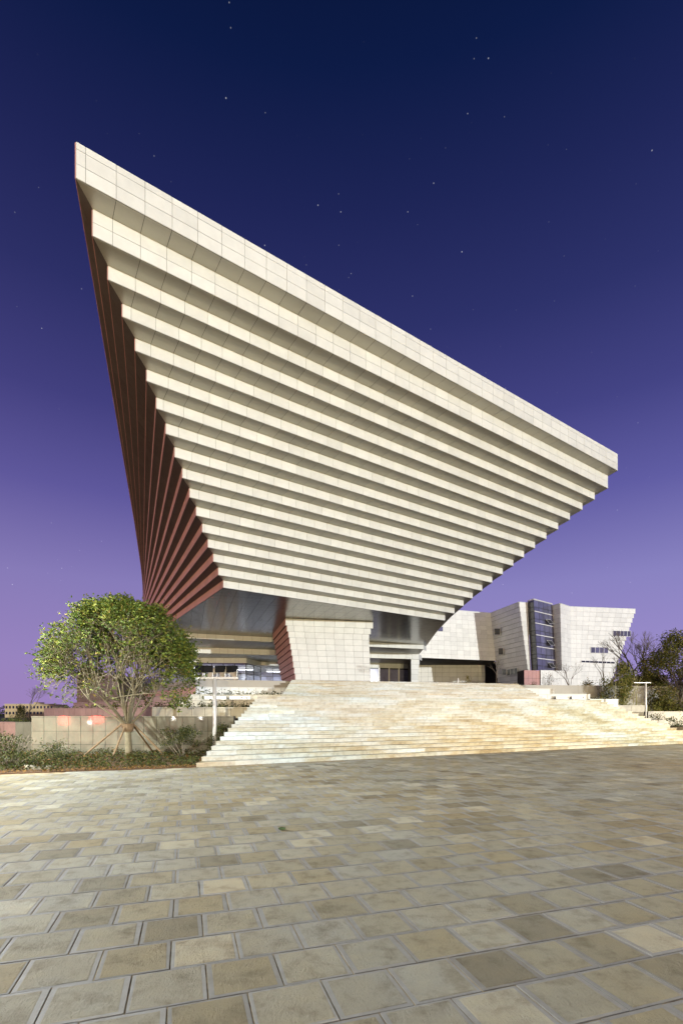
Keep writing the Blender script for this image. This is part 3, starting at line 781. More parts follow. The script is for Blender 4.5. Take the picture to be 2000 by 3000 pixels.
wall('planter_wall', 'wall holding two white louvred vents left of the stairs', [(-16.4, 37), (X(555, 30.5), 30.5), (-3.75, 31.2)], 1.9, zB_, 2, .62, [M['red_granite'], M['planter_stone']])
wall('planter_wall', 'topmost planter wall below the lobby glass left of the stairs', [(-19, 45.7), (X(573.6, 34), 34), (-3.8, 35.2)], 2.2, zA, 2, .62, [M['red'], M['cream']])
soil = plain('planter soil', (.06, .045, .025), .95, 0, .4, 4)
tm = MB()
for poly, z in (([(-13.2, 21.2), (-4.7, 21.5), (-4.5, 24.6), (X(446, 24), 24.2), (-13.2, 26.5)], zE - .12),
                ([(X(446, 24), 24.4), (-4.4, 25), (-4.2, 28.2), (X(525, 27.5), 27.8), (-19, 35.5), (-18.3, 30.4)], zD - .12),
                ([(X(525, 27.5), 27.9), (-3.7, 28.6), (-3.8, 31.0), (X(555, 30.5), 30.7), (-16.4, 37), (-19.5, 36.4)], zC - .1),
                ([(X(555, 30.5), 30.9), (-3.8, 31.5), (-3.9, 35), (X(573.6, 34), 34.2), (-18.8, 45.5), (-16.3, 37.3)], zB_ - .1)):
    tm.add(*prism(poly, z - 1.2, z))
tm.build('terraces', soil, kind='structure')
wall('low_wall', 'low reddish wall at the far left edge behind the spiky shrub', [(-26, 27), (X(40, 25), 25.2), (X(97, 24.5), 24.5)], -.2, Z(2115, 25), 2, .7, [M['red_granite'], M['granite']], cat='wall')
# right of the stairs
wall('planter_wall', 'bluish low wall with two white framed vents right of the stairs', [(X(1560, 34.5), 34.5), (X(1726, 34.8), 34.8), (X(1726, 34.8) + .3, 37)], 2.2, Z(2033, 34.6), 1, 1.2, [M['cream'], M['cream']])
wall('planter_wall', 'short low wall ending at the bamboo right of the stairs', [(X(1726, 33.6), 33.6), (X(1808, 33.9), 33.9), (X(1808, 33.9) + .3, 36)], 1.9, Z(2048, 33.8), 1, 1.2, [M['cream'], M['cream']])
wall('planter_wall', 'small bluish wall beside the top steps under the annex', [(X(1530, 38.5), 38.5), (X(1621, 39), 39), (X(1621, 39) + .3, 42)], 2.8, Z(2017, 38.7), 1, 1.2, [M['cream'], M['cream']])
wall('planter_wall', 'tan wall in front of the bamboo, left of the right lamp post', [(X(1800, 35), 35), (X(1894, 35.5), 35.5)], .8, Z(2066, 35.2), 2, 1.2, [M['planter_stone']])
wall('planter_wall', 'stained grey wall at the right edge behind the lamp post', [(X(1896, 33.8), 33.8), (X(2080, 34.5), 34.5)], .2, Z(2084, 34), 2, 1.3, [M['planter_stone']])
tm = MB(); tm.add(*prism([(17, 31.2), (X(1726, 34.8), 35), (X(1800, 35), 35.2), (X(1894, 35.5), 35.8), (45, 40), (60, 47), (14.9, 41)], -.3, 1.75)); tm.add(*prism([(19.5, 29.9), (45, 31), (45, 40), (19, 36)], -.3, .9))
tm.build('right_terrace', soil, kind='structure')
def vent(x0, x1, y0, y1, d, label):
    t = thing('louvred_vent', at(x0, y1, d), label, 'vent', 'white louvred vents beside the stairs')
    a, b_ = at(x0, y1, d), at(x1, y0, d); w, h = b_.x - a.x, b_.z - a.z
    m = MB(); th = .035
    m.box((a.x + w / 2, d, a.z + th / 2), (w, .08, th)); m.box((a.x + w / 2, d, b_.z - th / 2), (w, .08, th))
    m.box((a.x + th / 2, d, a.z + h / 2), (th, .08, h - 2 * th)); m.box((b_.x - th / 2, d, a.z + h / 2), (th, .08, h - 2 * th)); m.build('frame', M['white_metal'], t)
    for k in range(3):
        s = MB(); s.box((a.x + w / 2, d + .015, a.z + th + (h - 2 * th) * (k + .5) / 3), (w - 2 * th, .03, .03)); s.build('slat', M['white_metal'], t)
    s = MB(); s.box((a.x + w / 2, d + .05, a.z + h / 2), (w - .02, .02, h - .02)); s.build('back_plate', M['planter_stone'], t)
vent(600.8, 662.5, 2039.7, 2048.6, 30.25, 'white louvred vent nearer the lamp post, left of the stairs')
vent(673, 732.7, 2039.7, 2048.6, 30.35, 'white louvred vent nearer the steps, left of the stairs')
vent(1627.5, 1665, 2039, 2048, 34.3, 'white framed vent nearer the bare tree, right of the stairs')
vent(1673.5, 1709.7, 2039, 2048, 34.4, 'white framed vent at the wall end, right of the stairs')

# =================================================================== PLANTS
def leaf_mat(name, stops, rough=.6):
    m, t, b, N, L = newmat(name)
    L.new(ramp_node(t, rnd(t), stops), b.inputs['Base Color']); b.inputs['Roughness'].default_value = rough
    b.inputs['Specular IOR Level'].default_value = .25
    tr = N.new('ShaderNodeBsdfTranslucent'); mx = N.new('ShaderNodeMixShader'); mx.inputs[0].default_value = .25
    src = b.inputs['Base Color'].links[0].from_socket; L.new(src, tr.inputs[0])
    out = N['Material Output']; L.new(b.outputs[0], mx.inputs[1]); L.new(tr.outputs[0], mx.inputs[2]); L.new(mx.outputs[0], out.inputs[0])
    return m
LEAF = leaf_mat('osmanthus leaves', [(0, (.03, .055, .010)), (.35, (.068, .105, .016)), (.7, (.12, .155, .022)), (.92, (.19, .20, .03)), (1, (.26, .19, .05))])
DLEAF = leaf_mat('dark shrub leaves', [(0, (.022, .032, .010)), (.6, (.05, .065, .016)), (1, (.12, .115, .03))])
BLEAF = leaf_mat('bamboo leaves', [(0, (.08, .10, .02)), (.6, (.17, .185, .04)), (1, (.30, .25, .08))], .5)
GLEAF = leaf_mat('golden conifer leaves', [(0, (.10, .085, .015)), (.6, (.2, .16, .03)), (1, (.3, .23, .06))], .55)
OLEAF = leaf_mat('olive tree leaves', [(0, (.05, .06, .014)), (.5, (.115, .12, .025)), (.85, (.19, .175, .04)), (1, (.26, .21, .07))])
COVER = leaf_mat('ground cover leaves', [(0, (.02, .024, .006)), (.4, (.042, .045, .010)), (.75, (.06, .085, .014)), (1, (.15, .07, .02))], .7)
BARK = plain('pale bark', (.145, .125, .075), .85, 0, .35, 9); DBARK = plain('grey bark', (.16, .135, .10), .9, 0, .35, 9)
TIMBER = plain('weathered timber', (.15, .10, .052), .85, 0, .3, 12)
CULM = plain('bamboo culm', (.28, .27, .11), .5, 0, .25, 6)
def leaf_quads(mb, p, size, rng, n=1, droop=0.2):
    for _ in range(n):
        d = Vector((rng.gauss(0, 1), rng.gauss(0, 1), rng.gauss(0, .7) - droop)).normalized()
        s = d.cross(Vector((rng.gauss(0, 1), rng.gauss(0, 1), rng.gauss(0, 1)))).normalized()
        L_ = size * rng.uniform(.7, 1.3); w = L_ * .24
        u = d.cross(s) * L_ * .06
        mb.add([p, p + d * L_ * .5 + s * w + u, p + d * L_, p + d * L_ * .5 - s * w + u], [(0, 1, 2), (0, 2, 3)])
def limb(mb, a, b_, r0, r1, rng, sag=.0, n=4, wob=.08, sides=5):
    a, b_ = Vector(a), Vector(b_); L_ = (b_ - a).length; pts = []
    off = Vector((rng.uniform(-1, 1), rng.uniform(-1, 1), 0)) * L_ * wob
    for k in range(n + 1):
        t = k / n; pts.append(a.lerp(b_, t) + off * math.sin(math.pi * t) + Vector((0, 0, sag * L_ * math.sin(math.pi * t))))
    mb.tube(pts, [r0 + (r1 - r0) * k / n for k in range(n + 1)], sides, cap=False); return pts

def osmanthus(cx, cy):
    rng = random.Random(11)
    t = thing('osmanthus_tree', (cx, cy, 0), 'broad domed green tree with pale branches, propped by timber stakes', 'tree')
    tr = MB(); cr = MB()
    fork = 1.32
    tr.tube([(cx + .03, cy, -.05), (cx + .02, cy, .35), (cx, cy, .8), (cx - .02, cy, fork)], [.17, .135, .125, .15], 10)
    # dome: centre and radii, matched to the outline in the photograph
    C = Vector((cx - .20, cy, 3.0)); rx, rzt = 3.08, 3.15
    limbs = []
    NLIMB = 14
    for i in range(NLIMB):
        az = 2 * math.pi * (i + rng.uniform(-.2, .2)) / NLIMB; el = R(rng.choice([18, 34, 52, 70]))
        s = Vector((math.cos(az) * math.cos(el), math.sin(az) * math.cos(el), math.sin(el)))
        limbs.append(s)
    tips = []
    b0 = Vector((cx - .02, cy, fork - .12))
    for s in limbs:
        st = b0 + Vector((s.x * .12, s.y * .12, .1))
        m1 = st.lerp(C + Vector((s.x * rx, s.y * rx, s.z * rzt)), .42) + Vector((0, 0, -.15))
        limb(tr, st, m1, .050, .028, rng, .0, 5, .1, 6)
        for _ in range(6):
            s2 = (s + Vector((rng.gauss(0, .38), rng.gauss(0, .38), rng.gauss(0, .30)))).normalized()
            if s2.z < -.25: s2.z = -.25 + rng.uniform(0, .3)
            e2 = C + Vector((s2.x * rx, s2.y * rx, s2.z * rzt)) * rng.uniform(.62, .78)
            limb(tr, m1, e2, .023, .012, rng, .04, 4, .08, 5)
            for _ in range(7):
                s3 = (s2 + Vector((rng.gauss(0, .22), rng.gauss(0, .22), rng.gauss(0, .2)))).normalized()
                if s3.z < -.30: s3.z = -.30
                k = rng.uniform(.9, 1.0) * (1 + .10 * noise.noise(s3 * 2.6) + .05 * noise.noise(s3 * 7.0))
                e3 = C + Vector((s3.x * rx, s3.y * rx, s3.z * rzt)) * k
                pts = limb(tr, e2, e3, .013, .004, rng, .03, 3, .08, 4)
                tips.append((e3, s3, e2))
                for _ in range(3):
                    a = e2.lerp(e3, rng.uniform(.2, .8)); e4 = a + (s3 + Vector((rng.gauss(0, .6), rng.gauss(0, .6), rng.gauss(0, .5)))).normalized() * rng.uniform(.3, .7)
                    limb(tr, a, e4, .006, .003, rng, .02, 2, .08, 3); tips.append((e4, s3, a))
    for e, s, base in tips:
        up = max(0, s.z)
        dens = int(7 + 15 * min(1, up * 1.6))
        if s.z < 0 and rng.random() < .35: dens = 3
        if s.y < .5 and abs(s.x) < .80: dens = int(dens * ((1 if s.z > .88 else .45 if s.z > .78 else .13 if s.z > .1 else .25) if s.y < .2 else (1 if s.z > .8 else .36))) + (rng.random() < .5)
        for _ in range(dens):
            q = e + (base - e) * abs(rng.gauss(0, .16 if up > .5 else .26)) + Vector((rng.gauss(0, .12), rng.gauss(0, .12), rng.gauss(0, .10)))
            leaf_quads(cr, q, .125, rng, 2, .1)
    # top fringe of the dome
    for _ in range(1500):
        az = rng.uniform(0, 2 * math.pi); el = R(rng.uniform(18, 90)); s = Vector((math.cos(az) * math.cos(el), math.sin(az) * math.cos(el), math.sin(el)))
        if noise.noise(s * 2.6 + Vector((3, 1, 7))) < -.12 or (s.y < .4 and s.z < .82 and abs(s.x) < .80): continue
        q = C + Vector((s.x * rx, s.y * rx, s.z * rzt)) * rng.uniform(.93, 1.02)
        leaf_quads(cr, q, .125, rng, 3, .05)
    tr.build('trunk', BARK, t, True); cr.build('crown', LEAF, t)
    # stakes and the tie round the fork
    for dx, dy in ((-1.75, -.35), (1.45, .25), (-.2, -1.0), (.5, 1.5)):
        s = MB(); s.tube([(cx + dx, cy + dy, -.05), (cx + dx * .12, cy + dy * .12, 1.35)], [.042, .034], 8); s.build('stake', TIMBER, t)
    s = MB(); s.tube([(cx, cy, 1.02), (cx, cy, 1.12), (cx, cy, 1.34)], [.16, .21, .25], 12); s.build('binding', TIMBER, t)
osmanthus(X(376, 19.4), 19.4)

def bare_tree(x, y, z, h, label, seed, spread=.38, lean=0, r0=None, forks=1.0, depth=6):
    rng = random.Random(seed); t = thing('bare_tree', (x, y, z), label, 'tree', 'bare winter trees')
    mb = MB(); r0 = r0 or h * .02
    def grow(p, d, L_, r, k):
        e = p + d * L_
        limb(mb, p, e, r, r * .68, rng, 0, 3, .05, 5 if k < 3 else 3)
        if k >= depth or r < .002: return
        for _ in range(2 if rng.random() < .55 else 3):
            nd = (d + Vector((rng.gauss(0, spread), rng.gauss(0, spread), rng.gauss(.10, spread * .5)))).normalized()
            grow(e, nd, L_ * rng.uniform(.62, .85), r * rng.uniform(.55, .7), k + 1)
    grow(Vector((x, y, z)), Vector((lean, 0, 1)).normalized(), h * .30, r0, 0)
    mb.build('trunk', DBARK, t, True)
bare_tree(X(1675, 44), 44, 1.7, 4.6, 'leafless tree in front of the white annex wall, behind the right vents', 3, .45)
bare_tree(X(1765, 46), 46, 1.7, 5.6, 'leafless tree between the two bamboo clumps', 5, .38)
bare_tree(X(1852, 47), 47, 1.5, 8.6, 'tall leafless tree against the sky at the right end of the annex', 8, .33)
bare_tree(X(1898, 50), 50, 1.5, 8.0, 'slender leafless tree rising behind the right lamp post', 21, .33)
bare_tree(X(1453, 50), 50, TOPZ, 3.4, 'small leafless tree in front of the shaded annex wall', 9, .4)
bare_tree(X(88, 120), 120, 0, 8.0, 'far leafless tree over the lit apartment block', 14, .4, r0=.16)

def clump(name, label, cat, x, y, z, h, w, n, mat, size, seed, culms=0, shape=1.0, stem=DBARK, group=None, twigs=10, low=.05):
    """a leafy mass: leaves spread through an uneven volume over stems"""
    rng = random.Random(seed); t = thing(name, (x, y, z), label, cat, group)
    st = MB(); lf = MB()
    for _ in range(culms or twigs):
        a = Vector((x + rng.gauss(0, w * (.25 if culms else .06)), y + rng.gauss(0, w * (.2 if culms else .06)), z - .05)); e = Vector((x + rng.gauss(0, w * .36), y + rng.gauss(0, w * .3), z + h * rng.uniform(.6, 1)))
        limb(st, a, e, .025 if culms else h * .012, .008, rng, 0, 4, .04, 5)
    blobs = [Vector((rng.gauss(0, .30), rng.gauss(0, .26), rng.uniform(low, .92))) for _ in range(26)]
    for i in range(n):
        b_ = rng.choice(blobs); prof = (1 - b_.z ** 1.6) ** .5 * (1 if shape == 1 else (1 - b_.z * .75)) 
        q = Vector((b_.x * w * prof * 1.5 + rng.gauss(0, w * .10), b_.y * w * prof * 1.5 + rng.gauss(0, w * .10), b_.z * h + rng.gauss(0, h * .07)))
        if q.z < .02: q.z = abs(q.z) + .02
        leaf_quads(lf, Vector((x, y, z)) + q, size, rng, 1, .3 if culms else .1)
    st.build('stem', CULM if culms else stem, t, True); lf.build('foliage', mat, t)
# around the retaining wall
clump('shrub', 'large spiky shrub at the left edge of the planting bed', 'shrub', X(25, 15.6), 15.6, 0, 1.15, 1.9, 3800, DLEAF, .075, 31, twigs=40)
clump('shrub', 'small round shrub on thin stems, between tree and stairs', 'shrub', X(537, 19.0), 19.0, 0, 1.22, 1.15, 1500, DLEAF, .08, 32, twigs=9, low=.45)
clump('shrub', 'dark shrub at the foot of the floodlight post, beside the steps', 'shrub', X(642, 19.9), 19.9, 0, 1.35, .75, 1200, DLEAF, .08, 33, low=.3)
clump('shrub', 'dark shrub at the right edge before the stained grey wall', 'shrub', X(1995, 31), 31, .5, 1.1, 1.3, 1000, DLEAF, .1, 34)
clump('shrub', 'small sprig growing beside the right lamp post', 'shrub', X(1922, 31.5), 31.5, 1.2, .55, .8, 260, DLEAF, .09, 35)
clump('bamboo', 'golden green bamboo clump left of the two, before the white annex', 'bamboo', X(1722, 43), 43, 1.7, 3.0, 1.9, 2600, GLEAF, .13, 41, culms=12, shape=2)
clump('bamboo', 'tall green bamboo clump above the short low wall', 'bamboo', X(1822, 40), 40, 1.7, 4.3, 2.1, 4200, BLEAF, .15, 42, culms=26, shape=2)
clump('bamboo', 'thin bamboo sprays between bare tree and tall bamboo', 'bamboo', X(1775, 42), 42, 1.7, 3.2, 1.6, 1200, BLEAF, .13, 43, culms=14)
clump('conifer', 'small golden conifer before the dark underpass', 'shrub', X(1369, 50), 50, TOPZ, 1.5, .8, 700, GLEAF, .09, 44, shape=2)
clump('conifer', 'low golden shrub right of the small conifer', 'shrub', X(1388, 50), 50, TOPZ, .75, .7, 350, GLEAF, .09, 45)
clump('shrub', 'brown leaved shrub in front of the red foot of the annex', 'shrub', X(1560, 52), 52, 3.2, 2.0, 1.7, 700, GLEAF, .1, 46, twigs=24)
clump('shrub', 'green tuft left of the red annex foot', 'shrub', X(1505, 50), 50, 3.9, 1.0, 1.0, 400, BLEAF, .1, 47)
clump('shrub', 'thin brown sapling against the pale annex plinth', 'shrub', X(1605, 50), 50, 2.5, 3.6, 1.3, 380, GLEAF, .1, 48, twigs=22)
clump('shrub', 'low dark shrub behind the right vents', 'shrub', X(1690, 38), 38, 2.3, .9, 1.6, 900, DLEAF, .1, 49)
def crown_tree(x, y, z, h, w, label, seed, mat, n, size):
    rng = random.Random(seed); t = thing('leafy_tree', (x, y, z), label, 'tree')
    tr = MB(); cr = MB()
    tr.tube([(x, y, z - .3), (x + .05, y, z + h * .35), (x, y, z + h * .6)], [.22, .16, .08], 8)
    C = Vector((x, y, z + h * .52))
    for _ in range(70):
        s = Vector((rng.gauss(0, 1), rng.gauss(0, 1), rng.gauss(0, 1))).normalized(); c = C + Vector((s.x * w * .42, s.y * w * .42, s.z * h * .42))
        limb(tr, (x, y, z + h * rng.uniform(.2, .5)), c, .04, .012, rng, .0, 3, .08, 4)
        rr = rng.uniform(.10, .17) * w
        for _ in range(n // 70):
            d = Vector((rng.gauss(0, 1), rng.gauss(0, 1), rng.gauss(0, 1))).normalized() * rr * rng.uniform(.5, 1.05)
            leaf_quads(cr, c + d, size, rng, 1, .1)
    tr.build('trunk', DBARK, t, True); cr.build('crown', mat, t)
crown_tree(X(1990, 42), 42, 1.2, 7.4, 6.6, 'big dense dark tree at the right edge', 51, OLEAF, 24000, .17)
crown_tree(X(1905, 46), 46, 1.2, 4.6, 3.0, 'smaller dark tree between the tall bamboo and the big tree', 52, OLEAF, 10000, .16)
# far left: shrub, hedge, tree line
clump('conifer', 'dark cone shaped shrub before the lit apartment block', 'shrub', X(62, 60), 60, .2, 2.6, 1.9, 2600, DLEAF, .12, 61, shape=2)
clump('shrub', 'low dark bush beside the cone shaped shrub', 'shrub', X(93, 60), 60, .2, 1.1, 1.8, 900, DLEAF, .12, 62)
rng = random.Random(5); hm = MB()
for _ in range(3200):
    x = rng.uniform(X(-60, 27), X(100, 27)); hm_z = Z(2107, 27)
    leaf_quads(hm, Vector((x, 27 + rng.gauss(0, .3), rng.uniform(.4, hm_z + .05 * math.sin(x * 3)))), .10, rng)
tag(hm.build('hedge', DLEAF), 'low clipped hedge at the left edge behind the reddish wall', 'hedge')
# plants along the planter tops
def planter_plants(a, b_, z, n, size, seed, hmax=.22):
    rng = random.Random(seed); a, b_ = Vector(a), Vector(b_); m = MB()
    for _ in range(n):
        t = rng.random()
        if noise.noise(Vector((t * 14, seed, 0))) < -.18: continue
        p = a.lerp(b_, t); hh = hmax * (.5 + .6 * max(0, noise.noise(Vector((t * 30, seed + 4, 0))) + .4))
        leaf_quads(m, Vector((p.x + rng.gauss(0, .1), p.y + rng.gauss(0, .12), z + abs(rng.gauss(0, hh)))), size, rng, 2)
    return m
m = planter_plants((X(446, 24), 24.6), (-4.6, 25.2), zD - .1, 900, .11, 3)
m2 = planter_plants((X(555, 30.5), 31.4), (-4.0, 32), zB_ - .1, 900, .11, 4); m.add(m2.v, m2.f)
m2 = planter_plants((-18, 30.6), (X(446, 24), 24.6), zD - .1, 700, .11, 6, .15); m.add(m2.v, m2.f)
m.build('planter_foliage', DLEAF, kind='stuff')
m = planter_plants((X(1740, 38), 38), (X(1900, 39), 39), 1.9, 1500, .14, 8, .3); m.build('undergrowth', BLEAF, kind='stuff')
# planting bed in front of the retaining wall
bm_ = MB(); bm_.add(*prism([(-26, bed_edge(-26)), (-4.72, 15.7), (-4.6, 21.2), (-26, 21.2)], -.3, .02)); bm_.build('bed_soil', plain('bed soil', (.085, .045, .02), .95, 0, .5, 6), kind='structure')
rng = random.Random(77); m = MB()
for _ in range(15000):
    x = rng.uniform(-15, -4.75); y = bed_edge(x) + (rng.random() ** 1.3) * (20.7 - bed_edge(x)) + .05
    n_ = noise.noise(Vector((x * .9, y * .9, 1)))
    if n_ < -.25: continue
    hh = .22 + .2 * n_
    leaf_quads(m, Vector((x, y, .02 + rng.uniform(0, max(.05, hh)))), .085, rng, 1)
m.build('ground_cover', COVER, kind='stuff')
rng = random.Random(78); m = MB()
for _ in range(900):
    x = rng.uniform(-11, -4.75); y = bed_edge(x) + abs(rng.gauss(0, .12))
    leaf_quads(m, Vector((x, y, .02 + rng.uniform(0, .08))), .05, rng, 1)
m.build('fallen_leaves', leaf_mat('dead leaves', [(0, (.2, .1, .03)), (1, (.35, .22, .08))], .8), kind='stuff')

# =================================================================== STREET FURNITURE
def lamp_post(px, d, base_z, top_y, arm_x0, arm_x1, label):
    t = thing('floodlight_post', (X(px, d), d, base_z), label, 'lamp post', 'floodlight posts')
    x = X(px, d); zt_ = Z(top_y, d)
    m = MB(); m.tube([(x, d, base_z - .1), (x, d, zt_)], .075 if d < 25 else .058, 12); m.build('pole', M['metal'], t, True)
    m = MB(); m.box((x, d, base_z + .01), (.34, .34, .03)); m.build('base_plate', M['metal'], t)
    m = MB(); xa, xb = X(arm_x0, d), X(arm_x1, d); m.box(((xa + xb) / 2, d, zt_ + .02), (xb - xa, .09 if d < 25 else .07, .09 if d < 25 else .035)); m.build('crossarm', M['metal'], t)
    return t, zt_
t, zt_ = lamp_post(629, 19.6, 0, 1988, 572.7, 698, 'pale floodlight post with four black floodlights, beside the stairs')
for k, (px, tilt) in enumerate(((583, .5), (611, .25), (648, -.15), (683, -.5))):
    x = X(px, 19.6); z0 = zt_ + .07
    m = MB()
    w = .36 if k != 3 else .34
    # housing: a tapered box, deeper at the back, tipped towards the ground
    v = [(-w / 2, -.22, .16), (w / 2, -.22, .16), (w / 2, -.22, .44), (-w / 2, -.22, .44), (-w * .36, .16, .24), (w * .36, .16, .24), (w * .36, .16, .46), (-w * .36, .16, .46)]
    c, s = math.cos(tilt), math.sin(tilt)
    m.add([(x + a * c - b_ * s, 19.6 + a * s + b_ * c, z0 + e) for a, b_, e in v], [(0, 1, 2, 3)[::1], (5, 4, 7, 6), (0, 4, 5, 1), (3, 2, 6, 7), (1, 5, 6, 2), (0, 3, 7, 4)])
    o = m.build('floodlight', M['dull_black'], t)
    g = MB(); q = [(-w / 2 + .03, -.225, .19), (w / 2 - .03, -.225, .19), (w / 2 - .03, -.225, .41), (-w / 2 + .03, -.225, .41)]
    g.add([(x + a * c - b_ * s, 19.6 + a * s + b_ * c, z0 + e) for a, b_, e in q], [(0, 1, 2, 3)]); g.build('lens', M['dull_black'], o)
    g = MB(); g.tube([(x - w * .46, 19.6, z0 - .02), (x - w * .46, 19.6, z0 + .3)], .014, 5); g.tube([(x + w * .46, 19.6, z0 - .02), (x + w * .46, 19.6, z0 + .3)], .014, 5); g.build('bracket', M['metal'], o)
t, zt_ = lamp_post(1890, 31.6, 1.0, 2001, 1855, 1904, 'plain pale lamp post with a bare crossarm, right of the stairs')
m = MB(); xx = X(1593, 44); m.tube([(xx, 44, 2.6), (xx, 44, Z(2016, 44))], .07, 8); tag(m.build('bollard', M['black_metal'], None, True), 'thin dark post behind the bluish wall at the top of the stairs', 'post')
m = MB(); xx = X(1341, 48); m.tube([(xx, 48, TOPZ - .1), (xx, 48, Z(1987, 48))], .06, 8); tag(m.build('bollard', M['white_metal'], None, True), 'slim pale post at the stair top before the dark underpass', 'post')
m = MB(); p = at(112, 2254, 15.0); m.box((p.x, p.y, .05), (.72, .16, .12), R(12)); m.box((p.x - .25, p.y - .06, .13), (.3, .1, .05), R(5))
tag(m.build('stone_kerb_piece', M['planter_stone']), 'loose pale kerb stone lying in the bed at the left', 'kerb stone')

# =================================================================== FAR BUILDINGS
ap_ = thing('apartment_block', (X(85, 240), 240, 0), 'apartment block tinted lamplight yellow, small windows, far left on the horizon', 'building')
yel = plain('lamplight-tinted plaster', (.62, .47, .24), .8, 0, .1, .2)  # the yellow of sodium lamplight is put into the wall colour
x0, x1, d = X(15, 240), X(157, 240), 240.0
m = MB(); m.add(*prism([(x0, d), (x1, d), (x1, d + 12), (x0, d + 12)], -4, Z(2063, d))); m.add(*prism([(x0 + 13, d + 2), (x0 + 16, d + 2), (x0 + 16, d + 6), (x0 + 13, d + 6)], Z(2063, d), Z(2057, d))); m.build('wall', yel, ap_)
for c in range(14):
    for r_ in range(2):
        xx = x0 + (x1 - x0) * (c + .5) / 14; zz = Z(2072 + r_ * 17, d)
        w = MB(); w.box((xx, d - .04, zz), (.9, .1, 1.3)); w.build('window', M['dark_glass'], ap_)
m = MB(); m.box(((x0 + x1) / 2, d - .1, Z(2063, d)), (x1 - x0 + .4, .5, .4)); m.build('cornice', plain('cornice', (.6, .5, .33), .8), ap_)
hut = thing('roofed_building', (X(1900, 60), 60, 0), 'dark roofed building almost hidden behind the right trees', 'building')
m = MB(); a, b_ = X(1868, 60), X(1932, 60); m.add(*prism([(a, 60), (b_, 60), (b_, 66), (a, 66)], 0, Z(2000, 60))); m.build('wall', plain('dark plaster', (.12, .11, .1), .9), hut)
m = MB(); zr = Z(2000, 60); m.add([(a - .6, 59.4, zr), (b_ + .6, 59.4, zr), (b_ + .6, 66.6, zr), (a - .6, 66.6, zr), (a + .6, 63, zr + 1.1), (b_ - .6, 63, zr + 1.1)], [(0, 1, 5, 4), (2, 3, 4, 5), (1, 2, 5), (3, 0, 4)]); m.build('roof', plain('dark roof tiles', (.05, .05, .055), .7), hut)
tl = MB(); rng = random.Random(91)
for _ in range(9000):
    d = rng.uniform(300, 420); px = rng.choice([rng.uniform(-300, 40), rng.uniform(120, 320), rng.uniform(1850, 2400)])
    leaf_quads(tl, Vector((X(px, d), d, rng.uniform(-.3, 6 + 2.5 * noise.noise(Vector((px * .02, 0, 0)))))), 1.4, rng)
tl.build('treeline', DLEAF, kind='stuff')

# =================================================================== STREET LAMPS (the plaza's own lamps, on either side and behind the camera)
def street_lamp(x, y, aim, label, power, colr):
    t = thing('street_lamp', (x, y, 0), label, 'street lamp', 'street lamps round the plaza')
    h = 8.5; s = -1 if x > 0 else 1
    m = MB(); m.tube([(x, y, 0), (x, y, h - .4), (x + s * .3, y, h - .08), (x + s * 1.4, y, h)], [.10, .07, .055, .045], 10); m.build('pole', M['metal'], t, True)
    m = MB(); m.box((x + s * 1.6, y, h + .02), (.7, .28, .12)); o = m.build('lamp_head', M['metal'], t)
    m = MB(); m.box((x + s * 1.6, y, h - .055), (.6, .22, .03)); m.build('lamp_glass', glow('lamp glass', colr, 30), o)
    ld = bpy.data.lights.new('street_lamp_light', 'SPOT'); ld.energy = power; ld.color = colr; ld.spot_size = R(164); ld.spot_blend = .12; ld.shadow_soft_size = .25
    lo = bpy.data.objects.new('street_lamp_light', ld); col.objects.link(lo); lo.parent = t
    lo.location = (x + s * 1.6, y, h - .14); lo.rotation_euler = (0, 0, 0)      # full cut-off head: shines straight down
W1, W2 = (.95, .98, .93), (1, .86, .60)
street_lamp(-18, 11, (-2, 13, 0), 'tall street lamp left of the plaza', LAMP_POWER * 4.5, W1)
street_lamp(-5, -10, (2, 12, 0), 'tall street lamp behind the viewer, left', LAMP_POWER * .36, W1)
street_lamp(38, 9, (8, 15, 0), 'tall street lamp far right of the plaza', LAMP_POWER * 7, W2)
street_lamp(28, 23, (8, 15, 0), 'tall street lamp at the right end of the stairs', LAMP_POWER * .9, W2)
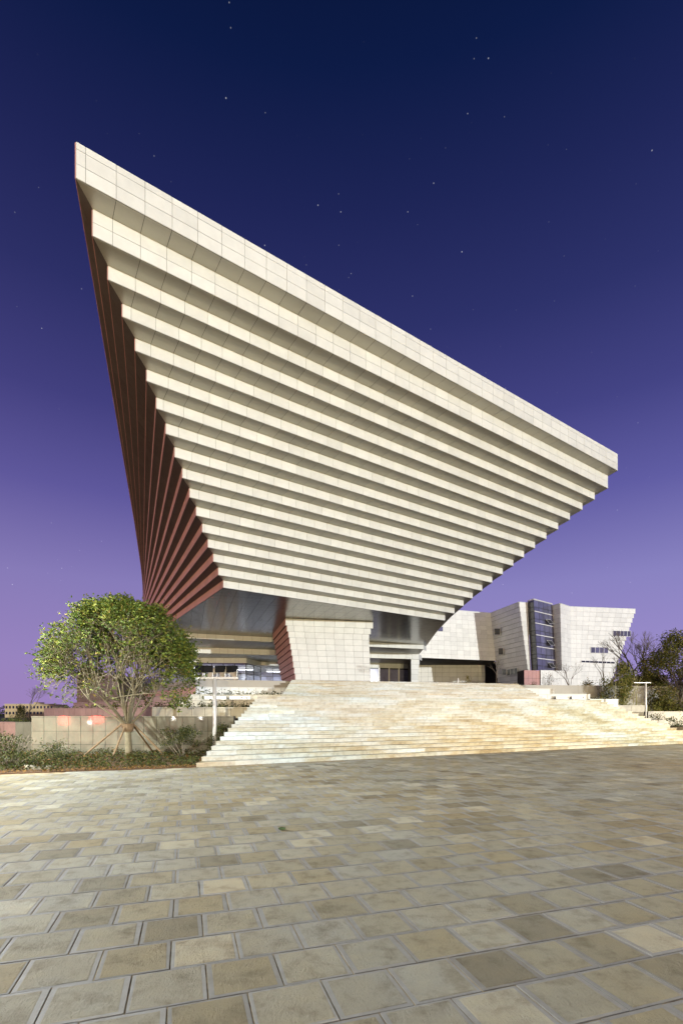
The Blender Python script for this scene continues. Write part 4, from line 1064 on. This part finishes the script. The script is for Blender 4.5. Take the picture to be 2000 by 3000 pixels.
def globe_lamp(x, y, label, power, colr):
    t = thing('street_lamp', (x, y, 0), label, 'street lamp', 'street lamps round the plaza')
    m = MB(); m.tube([(x, y, -.3), (x, y, 9.2)], [.11, .06], 10); m.build('pole', M['metal'], t, True)
    m = MB(); m.tube([(x, y, 9.25), (x, y, 9.4), (x, y, 9.6), (x, y, 9.75)], [.12, .22, .22, .1], 12); m.build('lamp_glass', glow('globe glass', colr, 30), t)
    ld = bpy.data.lights.new('street_lamp_light', 'POINT'); ld.energy = power; ld.color = colr; ld.shadow_soft_size = .25
    lo = bpy.data.objects.new('street_lamp_light', ld); col.objects.link(lo); lo.parent = t; lo.location = (x, y, 10.1)
globe_lamp(-44, 14, 'street lamp along the road left of the hall, nearer', LAMP_POWER * .8, (1, .74, .46))
globe_lamp(-50, 46, 'street lamp along the road left of the hall, farther', LAMP_POWER * 1.8, (1, .76, .5))
for k, x_ in enumerate((17, 35)):                       # sodium lamps along the avenue that leads up to the plaza
    globe_lamp(x_, -140, 'sodium street lamp on the avenue far behind the viewer, ' + ('left' if k == 0 else 'right'), LAMP_POWER * 42, (1, .80, .44))
def red_sign(x, z, w, h, label):
    t = thing('lit_sign', (x, -40, z), label, 'sign', 'lit signs across the road')
    m = MB(); m.box((x, -40.1, z), (w + .2, .16, h + .2)); m.build('casing', M['black_metal'], t)
    m = MB(); m.box((x, -40, z), (w, .06, h)); m.build('lit_face', glow('red lit face', (1, .012, .012), 150), t)
    m = MB(); m.tube([(x, -40.1, -.3), (x, -40.1, z - h / 2)], .06, 6); m.build('post', M['metal'], t)
red_sign(-46.6, .75, 1.3, 1.5, 'red lit sign across the road behind the viewer, farther left'); red_sign(-41.2, .9, 1.9, 1.2, 'red lit sign across the road behind the viewer, nearer')
for x_, z_, k, w_ in ((-42.4, .2, 1, 'beside the nearer red sign'), (-30.9, .95, .7, 'leftmost of three'), (-28.3, .95, 1, 'middle of three'), (-23.7, 1.0, 1, 'rightmost of three')):
    t = thing('bollard_lamp', (x_, -40, 0), 'low white bollard lamp across the road behind the viewer, ' + w_, 'bollard lamp', 'bollard lamps across the road')
    m = MB(); m.tube([(x_, -40, -.3), (x_, -40, z_ - .15)], .07, 8); m.build('post', M['metal'], t)
    m = MB(); m.tube([(x_, -40, z_ - .15), (x_, -40, z_ - .05), (x_, -40, z_ + .1), (x_, -40, z_ + .18)], [.09, .15, .15, .08], 10); m.build('lamp_glass', glow('bollard glass', (1, .96, .85), 190 * k), t)
flush_pieces()
